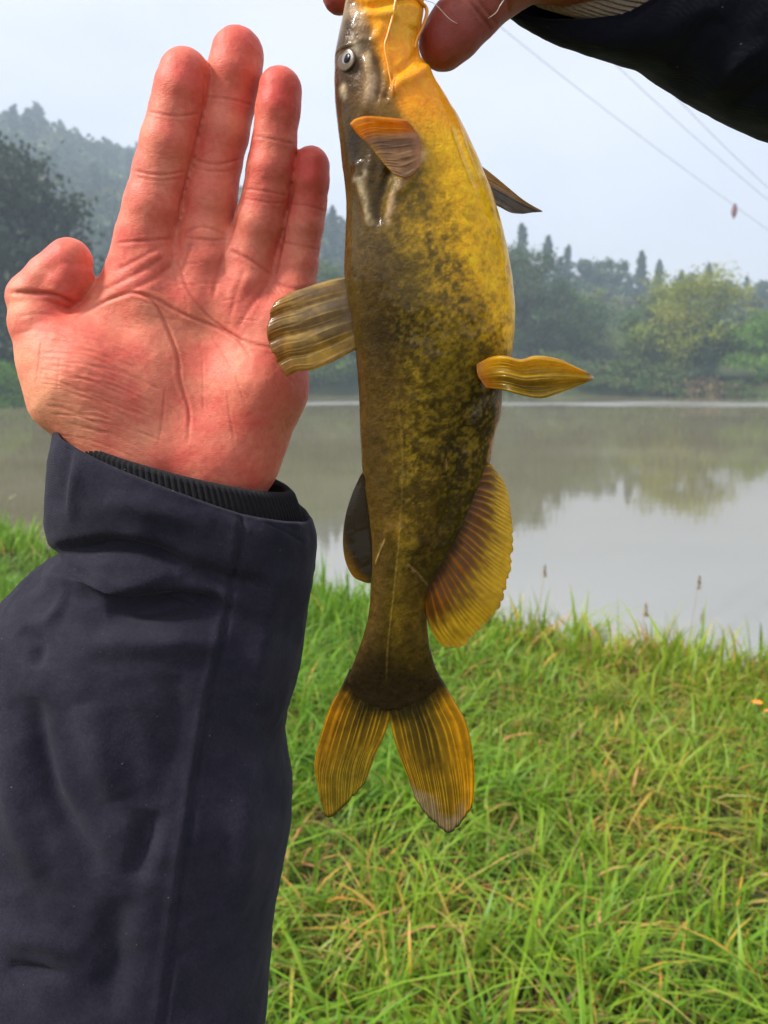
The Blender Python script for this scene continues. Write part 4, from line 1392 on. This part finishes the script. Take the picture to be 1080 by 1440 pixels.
def fin(name, b, s0, tip, s1, rays, depth, colour, thick=(2.6, 0.7), ridge_px=1.3, nu=150, nv=60, frill=0.0, mat=None, embed=0.0, ragged=0.0):
    """a fin as a Coons patch: b base, s0 and s1 the sides from base to tip, tip the free edge; depth(u, v) gives forward px"""
    B, T = arc_sample(b, nu), arc_sample(tip, nu)
    S0, S1 = arc_sample(s0, nv), arc_sample(s1, nv)
    u = np.linspace(0, 1, nu)[:, None, None]; w = np.linspace(0, 1, nv)[None, :, None]
    Q = (1 - w) * B[:, None] + w * T[:, None] + (1 - u) * S0[None] + u * S1[None] - ((1 - u) * (1 - w) * B[0] + u * (1 - w) * B[-1] + (1 - u) * w * T[0] + u * w * T[-1])
    U, W = np.repeat(u[..., 0], nv, 1), np.repeat(w[..., 0], nu, 0)
    if frill:
        ray_ph = np.abs(np.sin(U * rays * math.pi))
        inw = Q[:, :-1] - Q[:, 1:]
        inw = np.concatenate([inw, inw[:, -1:]], 1) * nv
        Q = Q + inw * ((1 - ray_ph) * frill * sm(0.8, 1, W) * 0.06 * (0.6 + 0.8 * rng.random((nu, 1))))[..., None]
    if ragged:
        uu = np.linspace(0, 1, nu)
        nick = gnoise(np.stack([uu * 14, 0 * uu, 0 * uu], 1), 1.0, len(b) + rays, 3)
        nick = np.clip(nick, -0.2, 1) + 1.6 * np.clip(gnoise(np.stack([uu * 40, 0 * uu, 0 * uu], 1), 1.0, rays, 2) - 0.45, 0, 1)
        inw = Q[:, -2] - Q[:, -1]
        inw = inw / (np.linalg.norm(inw, axis=1)[:, None] + 1e-9)
        Q = Q + inw[:, None] * (nick * ragged * np.sin(math.pi * uu) ** 0.5)[:, None, None] * (sm(0.7, 1, W) ** 2)[..., None]
    x, y = Q[..., 0], Q[..., 1]
    s = SC(y, YF)
    Yc = YF - depth(U, W) * s
    ph = U * rays + 0.18 * np.sin(U * 23 + 1) + 0.10 * np.sin(U * 61) + 0.04 * np.sin(W * 9 + U * 40)
    split = sm(0.45, 0.75, W)
    ray = np.exp(-((ph % 1 - 0.5) / 0.17) ** 2) * (1 - split) + split * np.exp(-(((ph * 2) % 1 - 0.5) / 0.24) ** 2)
    half = (thick[0] + (thick[1] - thick[0]) * W ** 0.8 + ridge_px * ray * (1 - 0.75 * W) * sm(0.1, 0.4, W)) * s
    edge = np.minimum(np.minimum(sm(0, 0.03, U), sm(1, 0.97, U)), sm(1.0, 0.97, W))
    half = half * (0.12 + 0.88 * edge)
    if embed: half = half * (0.03 + 0.97 * sm(0, embed, W))
    fnt = P(x, y, Yc - half); bck = P(x, y, Yc + half)
    v = np.vstack([fnt.reshape(-1, 3), bck.reshape(-1, 3)])
    g = grid_faces(nu, nv)
    n = nu * nv
    rim = np.concatenate([np.arange(nv), np.arange(1, nu) * nv + nv - 1, (nu - 1) * nv + np.arange(nv - 2, -1, -1), np.arange(nu - 2, 0, -1) * nv])
    r2 = np.roll(rim, -1)
    f = np.vstack([g, g[:, ::-1] + n, np.stack([rim, r2, r2 + n, rim + n], 1)])
    me = mesh_from(name, local(fish, v), f)
    bm = bmesh.new(); bm.from_mesh(me); bmesh.ops.recalc_face_normals(bm, faces=bm.faces); bm.to_mesh(me); bm.free()
    me.polygons.foreach_set('use_smooth', np.ones(len(me.polygons), bool))
    nz = gnoise(np.stack([x, y, 0 * x], -1).reshape(-1, 3), 0.06, 2, 4)
    cc = colour(U.ravel(), W.ravel(), ray.ravel(), x.ravel(), y.ravel(), nz)
    alpha = np.clip((1 - ray.ravel()) * sm(0.02, 0.2, W.ravel()), 0, 1)
    cc = np.hstack([np.clip(cc, 0.004, 0.95), alpha[:, None]])
    set_col(me, 'paint', np.vstack([cc, cc]))
    return add_obj(name, me, mat or M_fin, fish)


def L3(a, b, w):
    return np.asarray(a) * (1 - w[:, None]) + np.asarray(b) * w[:, None]


def col_caudal(left):
    def f(U, W, ray, x, y, nz):
        c = L3([0.44, 0.25, 0.012], [0.66, 0.42, 0.02], sm(0.3, 0.9, ray))
        if left:
            c = L3(c, [0.70, 0.33, 0.008], sm(0.45, 0.05, U))
            c = L3(c, [0.42, 0.33, 0.03], sm(0.35, 0.9, W) * 0.7)
        else:
            c = L3(c, [0.80, 0.42, 0.006], sm(0.42, 0.08, U) * 0.9)
            c = L3(c, [0.11, 0.07, 0.012], sm(0.3, 0.5, U) * sm(0.95, 0.6, U) * sm(0.9, 0.45, W) * (1 - 0.6 * ray) * 0.85)
            c = L3(c, [0.42, 0.33, 0.20], sm(0.80, 0.93, W + 0.08 * nz) * sm(0.05, 0.3, U) * 0.85)
        c = L3(c, [0.16, 0.09, 0.012], (1 - ray) * 0.45 * sm(0.05, 0.2, W))
        c = L3(c, [0.018, 0.010, 0.004], sm(0.46, 0.27, W + 0.05 * nz + 0.17 * (1 - U)) * 0.96)
        c = L3(c, [0.03, 0.018, 0.01], sm(0.97, 1.0, W) * 0.85)
        c = L3(c, [0.04, 0.022, 0.006], sm(0.75, 0.2, W) * np.exp(-((U - 0.55) / 0.22) ** 2) * (1 - 0.5 * ray) * 0.7)
        return c * (1 + 0.3 * nz[:, None])
    return f


fin('caudal_fin', [(492, 940), (515, 948), (554, 950)], [(492, 940), (482, 962), (465, 992), (451, 1033), (442, 1072), (445, 1100), (451, 1128)],
    [(451, 1128), (462, 1149), (489, 1128), (514, 1101)], [(554, 950), (554, 985), (549, 1008), (539, 1039), (528, 1062), (514, 1101)], 11, lambda U, W: 5 * W - 4 * U * W, col_caudal(True), (2.0, 0.8), 0.9, nu=220, nv=110, embed=0.1, ragged=5.0)
fin('caudal_fin', [(612, 938), (585, 946), (538, 950)], [(612, 938), (622, 957), (640, 987), (656, 1017), (666, 1067), (667, 1112), (664, 1135)],
    [(664, 1135), (652, 1152), (632, 1171), (601, 1147), (583, 1122)], [(538, 950), (541, 985), (547, 1008), (554, 1039), (562, 1064), (573, 1092), (583, 1122)], 12, lambda U, W: 8 * W - 6 * U * W, col_caudal(False), (2.0, 0.8), 0.9, nu=220, nv=110, embed=0.1, ragged=5.0)


def col_anal(U, W, ray, x, y, nz):
    c = L3([0.42, 0.16, 0.010], [0.74, 0.48, 0.02], sm(0.28, 0.75, W + 0.16 * nz))
    c = L3(c, [0.55, 0.16, 0.01], sm(0.55, 1.0, U) * sm(0.6, 0.2, W) * 0.8)
    c = L3(c, [0.13, 0.055, 0.008], (1 - ray) * 0.75 * sm(0.95, 0.5, W))
    c = L3(c, [0.72, 0.52, 0.06], ray * sm(0.35, 0.9, W) * 0.6)
    c = L3(c, [0.035, 0.02, 0.005], sm(0.22, 0.0, W + 0.06 * nz) * 0.9)
    c = L3(c, [0.70, 0.55, 0.20], sm(0.95, 1, W) * sm(0.55, 0.9, U) * 0.7)
    return c * (1 + 0.25 * nz[:, None])


fin('anal_fin', [(676, 655), (660, 700), (640, 750), (618, 795), (596, 832)], [(676, 655), (688, 652), (697, 660)],
    [(697, 660), (711, 681), (719, 720), (722, 757), (717, 807), (703, 853), (677, 884), (650, 910), (623, 911)], [(596, 832), (600, 868), (608, 890), (623, 911)], 22,
    lambda U, W: 6 + 14 * W * (1 - W) + 6 * W * np.sin(U * 5), col_anal, (7, 0.9), 0.9, nu=300, frill=0.4, ragged=4.5)


def col_dorsal(U, W, ray, x, y, nz):
    c = L3([0.34, 0.22, 0.04], [0.50, 0.33, 0.04], sm(-0.3, 0.6, nz))
    c = L3(c, [0.42, 0.36, 0.30], sm(0.75, 0.2, U) * sm(0.95, 0.5, W) * (1 - ray) * 0.55)
    c = L3(c, [0.52, 0.32, 0.015], sm(0.6, 1.0, U) * 0.8)
    c = L3(c, [0.62, 0.46, 0.20], ray * 0.55 * sm(1, 0.6, W))
    c = L3(c, [0.34, 0.15, 0.02], sm(0.7, 0.98, W) * 0.7)
    c = L3(c, [0.10, 0.05, 0.02], sm(0.12, 0.0, W) * 0.6)
    return c * (1 + 0.25 * nz[:, None])


fin('dorsal_fin', [(492, 388), (497, 420), (502, 455), (507, 488)], [(492, 388), (466, 393), (430, 404), (400, 416), (386, 424)],
    [(386, 424), (378, 444), (376, 470), (385, 500), (403, 530)], [(507, 488), (485, 500), (465, 510), (440, 520), (420, 522), (403, 530)], 9,
    lambda U, W: -4 + 10 * np.sin(W * 2.2) + 4.0 * np.abs(np.sin(U * 3.6 * math.pi + 0.4)) * sm(0.0, 0.3, W) + 6 * U * W, col_dorsal, (5, 0.9), 1.2, nu=220, nv=90, ragged=3.0)


def col_adip(U, W, ray, x, y, nz):
    c = L3([0.030, 0.018, 0.005], [0.36, 0.17, 0.008], sm(0.62, 1.0, W * 0.6 + 0.5 * U * U + 0.05 * nz))
    return c


fin('adipose_fin', [(514, 660), (518, 710), (526, 760), (530, 816)], [(514, 660), (510, 664), (506, 670)], [(506, 670), (495, 695), (486, 725), (482, 760), (486, 790), (497, 811), (512, 819)], [(530, 816), (520, 820), (512, 819)], 3,
    lambda U, W: -6 - 4 * W, col_adip, (12, 2.0), 0.0)


def col_pelvic(U, W, ray, x, y, nz):
    c = L3([0.56, 0.36, 0.014], [0.78, 0.46, 0.010], sm(0.6, 0.1, U))
    c = L3(c, [0.13, 0.075, 0.008], (1 - ray) * 0.65 * sm(0.25, 0.7, U) * sm(0.95, 0.5, W))
    c = L3(c, [0.62, 0.16, 0.008], sm(0.22, 0.0, W) * 0.6)
    c = L3(c, [0.6, 0.5, 0.36], sm(0.93, 0.98, W + 0.03 * nz) * 0.9)
    return c * (1 + 0.2 * nz[:, None])


fin('pelvic_fin', [(670, 511), (672, 528), (684, 546)], [(670, 511), (690, 502), (709, 500), (732, 505), (754, 500), (783, 504), (813, 517), (827, 524)], [(827, 524), (834, 528), (835, 533), (826, 538)],
    [(684, 546), (707, 549), (738, 557), (762, 560), (783, 554), (813, 543), (826, 538)], 8, lambda U, W: 42 + 26 * sm(0, 0.3, W) - 22 * W + 7 * np.sin(W * 3.0) + 3.5 * np.sin(U * 15) * sm(0.05, 0.4, W), col_pelvic, (7, 1.2), 2.4, nu=200, nv=110, ragged=2.5)


def col_pect(U, W, ray, x, y, nz):
    c = L3([0.88, 0.36, 0.008], [0.50, 0.29, 0.13], sm(0.22, 0.42, U + 0.04 * nz))
    c = L3(c, [0.20, 0.13, 0.07], sm(0.36, 0.44, U) * sm(0.60, 0.48, U) * 0.6)
    c = L3(c, [0.58, 0.34, 0.05], sm(0.80, 1.0, W) * sm(0.3, 0.5, U) * 0.8)
    c = L3(c, [0.60, 0.26, 0.12], sm(0.3, 0.0, W) * 0.6)
    return c * (1 + 0.22 * nz[:, None])


fin('pectoral_fin', [(572, 168), (590, 195), (590, 236)], [(572, 168), (545, 165), (518, 163), (500, 167), (492, 174)], [(492, 174), (504, 190), (520, 206), (536, 226), (553, 245)], [(590, 236), (582, 246), (570, 251), (553, 245)], 7,
    lambda U, W: 66 + 14 * W + 9 * np.exp(-(U / 0.22) ** 2), col_pect, (6, 1.6), 1.8)


def col_pect2(U, W, ray, x, y, nz):
    c = L3([0.46, 0.25, 0.04], [0.10, 0.075, 0.05], sm(0.35, 0.55, U))
    c = L3(c, [0.5, 0.42, 0.3], ray * sm(0.5, 0.8, U) * 0.5)
    return c * (1 + 0.3 * nz[:, None])


fin('pectoral_fin', [(662, 222), (668, 250), (680, 282)], [(662, 222), (690, 243), (720, 268), (745, 289)], [(745, 289), (763, 297), (748, 299), (735, 301)], [(680, 282), (700, 290), (718, 299), (735, 301)], 5, lambda U, W: -34 - 8 * W, col_pect2, (6, 1.0), 1.5)

# barbels
M_barbel = mat_simple('barbel_skin', (0.85, 0.33, 0.02), (0.88, 0.42, 0.06), 300, 0.3, 0.5, 0.1, 0.0005)


def barbel(pts, r0, r1):
    p = arc_sample(pts, 24)
    fw = np.interp(p[:, 1], py, rd) * np.sqrt(np.clip(1 - ((p[:, 0] - np.interp(p[:, 1], py, cx)) / np.interp(p[:, 1], py, hw)) ** 2, 0.02, 1)) ** 0.9 + r0
    s = SC(p[:, 1], YF)
    q = P(p[:, 0], p[:, 1], YF - fw * s)
    v, f = tube(local(fish, q), np.linspace(r0, r1, 24) * SC(50, YF), 8)
    add_obj('barbel', tri_safe('barbel', v, f), M_barbel, fish)


barbel([(562, -30), (553, 20), (545, 50), (541, 65), (545, 90), (549, 112), (553, 130)], 2.6, 0.7)
barbel([(580, -20), (592, 3), (599, 10), (600, 20), (594, 38), (586, 55), (583, 68)], 3.0, 1.8)
barbel([(497, -20), (493, 2), (492, 20)], 2.2, 1.4)

# eye: ball, iris and pupil on the side of the head
def disc_dome(cx0, cy0, rx, ry, ang, fwd0, dome, n=28, m=8):
    vs = []
    for k in range(m):
        q = k / (m - 1)
        a_ = np.linspace(0, 2 * math.pi, n, endpoint=False)
        ex, ey = rx * q * np.cos(a_), ry * q * np.sin(a_)
        xx = cx0 + ex * math.cos(ang) - ey * math.sin(ang); yy = cy0 + ex * math.sin(ang) + ey * math.cos(ang)
        s = SC(yy, YF)
        w = fwd0(xx, yy) + dome * (1 - q * q) - (4 if k == m - 1 else 0)
        vs.append(P(xx, yy, YF - w * s))
    return local(fish, np.vstack(vs)), grid_faces(m, n, True)


def head_fwd(x, y):
    return np.interp(y, py, rd) * np.clip(1 - ((x - np.interp(y, py, cx)) / np.interp(y, py, hw)) ** 2, 0.0, 1) ** 0.43


M_eyeball = mat_simple('eye_silver', (0.10, 0.105, 0.12), (0.30, 0.28, 0.25), 300, 0.4, 0.2, 0.05, 0.0003, Coat_Weight=0.12, Coat_Roughness=0.05)
M_pupil = mat_simple('eye_pupil', (0.003, 0.003, 0.006), (0.005, 0.006, 0.012), 100, 0.25, 0.15, 0.0, 0.0001)
M_lid = mat_simple('eye_lid', (0.06, 0.034, 0.010), (0.13, 0.085, 0.04), 420, 0.3, 0.5, 0.2, 0.0005)
v, f = disc_dome(487, 84, 13, 19, 0.38, lambda x, y: head_fwd(x, y) + 0.6, 1.0)
eye = add_obj('eye', mesh_from('eye', v, f), M_lid, fish)
v, f = disc_dome(487, 82, 8.0, 11.4, 0.38, lambda x, y: head_fwd(x, y) + 0.4, 2.2)
add_obj('iris', mesh_from('iris', v, f), M_eyeball, eye)
v, f = disc_dome(488, 82, 5.0, 8.4, 0.38, lambda x, y: head_fwd(x, y) + 1.6, 1.6)
add_obj('pupil', mesh_from('pupil', v, f), M_pupil, eye)

# ------------------------------------------------------------------ companion: hand that holds the fish, dark sleeve
YC = 0.338
th = [(800, -70, -20, 62), (745, -62, -8, 56), (700, -28, 0, 49), (664, 12, 4, 43), (640, 42, 6, 40), (624, 60, 6, 36)]
index = [(690, -170, -60, 44), (610, -190, -78, 38), (530, -160, -80, 33), (490, -90, -58, 29), (478, -40, -38, 26), (477, -6, -24, 24)]
middle = [(735, -180, -40, 44), (650, -235, -60, 38), (560, -220, -60, 34), (510, -140, -30, 30), (505, -95, -14, 27), (512, -70, 0, 25)]
ringf = [(775, -175, -20, 42), (690, -260, -34, 37), (600, -262, -30, 33), (545, -190, 0, 29), (545, -140, 14, 27), (556, -112, 24, 25)]
pinky = [(810, -160, 0, 38), (735, -262, -8, 33), (655, -285, 4, 29), (600, -235, 24, 26), (594, -195, 34, 24), (604, -168, 40, 22)]
palm2 = [[(690, -165, -56, 44), (760, -120, -44, 54), (850, -80, -30, 58)], [(735, -175, -40, 44), (800, -120, -30, 52), (860, -80, -26, 56)],
         [(775, -170, -22, 42), (840, -110, -18, 50), (880, -80, -20, 54)], [(800, -66, -20, 58), (860, -66, -20, 56)],
         [(860, -72, -22, 56), (960, -50, -20, 58), (1150, 0, -10, 66), (1400, 80, 10, 76)]]
s_ = SC(0, YC)
me = build_hand('body2', palm2, [th, index, middle, ringf, pinky], YC, 0.00150, 24 * s_, 6 * s_, 16 * s_)
co, no = get_co(me), get_no(me)
ux2, uy2 = to_px(co)
front = np.clip(-no[:, 1] * 1.6 + 0.3, 0, 1)
disp = (gnoise(co, 90, 1, 3) * 0.6 + gnoise(co, 300, 2, 2) * 0.3) * s_
cre = np.zeros(len(co))
for pl, wd, dp in [([(598, 12), (604, 4), (614, -2), (640, -8)], 2.4, 2.5), ([(648, -14), (668, 12), (690, 40)], 2.6, 2.0), ([(655, -20), (676, 6), (698, 32)], 2.4, 1.6), ([(604, 88), (620, 92), (640, 84)], 3, 1.5), ([(700, -60), (712, -20), (716, 14)], 3.0, 2.4)]:
    dd_, pos = seg_dist(ux2, uy2, catmull(pl, 16))
    g = np.exp(-(dd_ / wd) ** 2) * front
    disp -= dp * g * s_
    cre = np.maximum(cre, g * 0.4)
redm = np.clip(0.8 * np.exp(-((ux2 - 615) ** 2 + (uy2 - 55) ** 2) / 40 ** 2) + 0.8 * np.exp(-((ux2 - 475) ** 2 + uy2 ** 2) / 40 ** 2) + 0.15 * gnoise(co, 70, 4, 2), 0, 1)
comp = empty('person', P(1500, 150, 0.36))
tag(comp, 'hand of a companion in a black navy sleeve gripping the fish by its jaw', 'person')
me.vertices.foreach_set('co', local(comp, co + no * disp[:, None]).astype(np.float32).ravel())
me.update()
set_col(me, 'paint', np.stack([redm, cre, redm * 0], 1))
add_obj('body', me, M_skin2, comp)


def skew2(R, g):
    """the opening leans: its near side lies further along the arm"""
    amt = np.linspace(1, 0.1, len(R)) ** 1.5 * 0.040
    out = np.zeros((len(R), len(g), 3))
    out[..., 0] = amt[:, None] * g[None]
    out[..., 2] = -0.15 * amt[:, None] * g[None]
    return out


rings2 = [(812, -176, 800, 36, .352, .70), (826, -184, 818, 56, .352, .72), (856, -192, 850, 74, .352, .75), (900, -195, 900, 90, .352, .78), (940, -194, 942, 104, .352, .78), (985, -190, 985, 134, .353, .8), (1030, -185, 1030, 158, .354, .8),
          (1085, -178, 1085, 184, .355, .82), (1200, -150, 1190, 225, .36, .82), (1400, -100, 1380, 290, .37, .82), (1650, -40, 1620, 360, .38, .82)]
folds2 = [([(850, 60), (880, 20), (930, -20)], 14, -7), ([(945, 95), (970, 60), (1010, 20)], 14, -8), ([(1000, 140), (1040, 90), (1080, 60)], 16, 6), ([(760, 30), (800, 52), (850, 66)], 5, 2), ([(1020, 160), (1060, 130), (1100, 120)], 12, -6)]
me = sleeve_mesh('jacket_sleeve2', rings2, 160, 220, folds2, SC(0, .33), hem=0.0025, skew=skew2, inner=0.07, lumps=(0.0012, 30, 0.0005, 90))
co = get_co(me)
me.vertices.foreach_set('co', local(comp, co).astype(np.float32).ravel())
add_obj('jacket_sleeve', me, M_sleeve2, comp)
me = rib_cuff('knit_cuff2', [(806, -150, 796, 10, .350, .62), (850, -150, 842, 24, .350, .62), (910, -148, 905, 36, .350, .62), (980, -140, 980, 50, .35, .62)], 24, 480, 60, 0.0014, skew=lambda R, g: skew2(R, g) * 0.55)
co = get_co(me)
me.vertices.foreach_set('co', local(comp, co).astype(np.float32).ravel())
add_obj('knit_cuff', me, M_knit2, comp)

# fishing line running from the mouth over the thumb
M_line = mat_simple('nylon_line', (0.75, 0.72, 0.62), (0.85, 0.82, 0.72), 100, 0.2, 0.6, 0.0, 0.0001)
lp = arc_sample(np.array([P(575, -12, 0.300), P(597, 0, 0.314), P(612, 6, 0.3195), P(637, 30, 0.3225), P(664, 36, 0.335), P(695, 20, 0.3245), P(703, 8, 0.3225), P(712, -6, 0.322), P(740, -60, 0.322)]), 70)
v, f = tube(lp - lp[0], 0.00012, 6)
o = add_obj('fishing_line', tri_safe('fishing_line', v, f), M_line)
o.location = lp[0]
tag(o, 'thin pale fishing line crossing the thumb that grips the fish', 'fishing line')

# ------------------------------------------------------------------ haze
bm = bmesh.new()
bmesh.ops.create_cube(bm, size=1.0)
me = bpy.data.meshes.new('haze')
bm.to_mesh(me); bm.free()
hz = add_obj('haze', me)
hz.scale = (920, 490, 130)
hz.location = (0, 225, 130 / 2 - 2.6)
t = NT('haze_air')
pv = t.add('VolumePrincipled')
pv.inputs['Color'].default_value = (0.70, 0.85, 0.98, 1)
pv.inputs['Density'].default_value = 0.0021
pv.inputs['Anisotropy'].default_value = 0.2
t.l.new(pv.outputs[0], t.out.inputs['Volume'])
me.materials.append(t.m)
tag(hz, 'pale bluish haze over the river and hills', 'haze', kind='stuff')
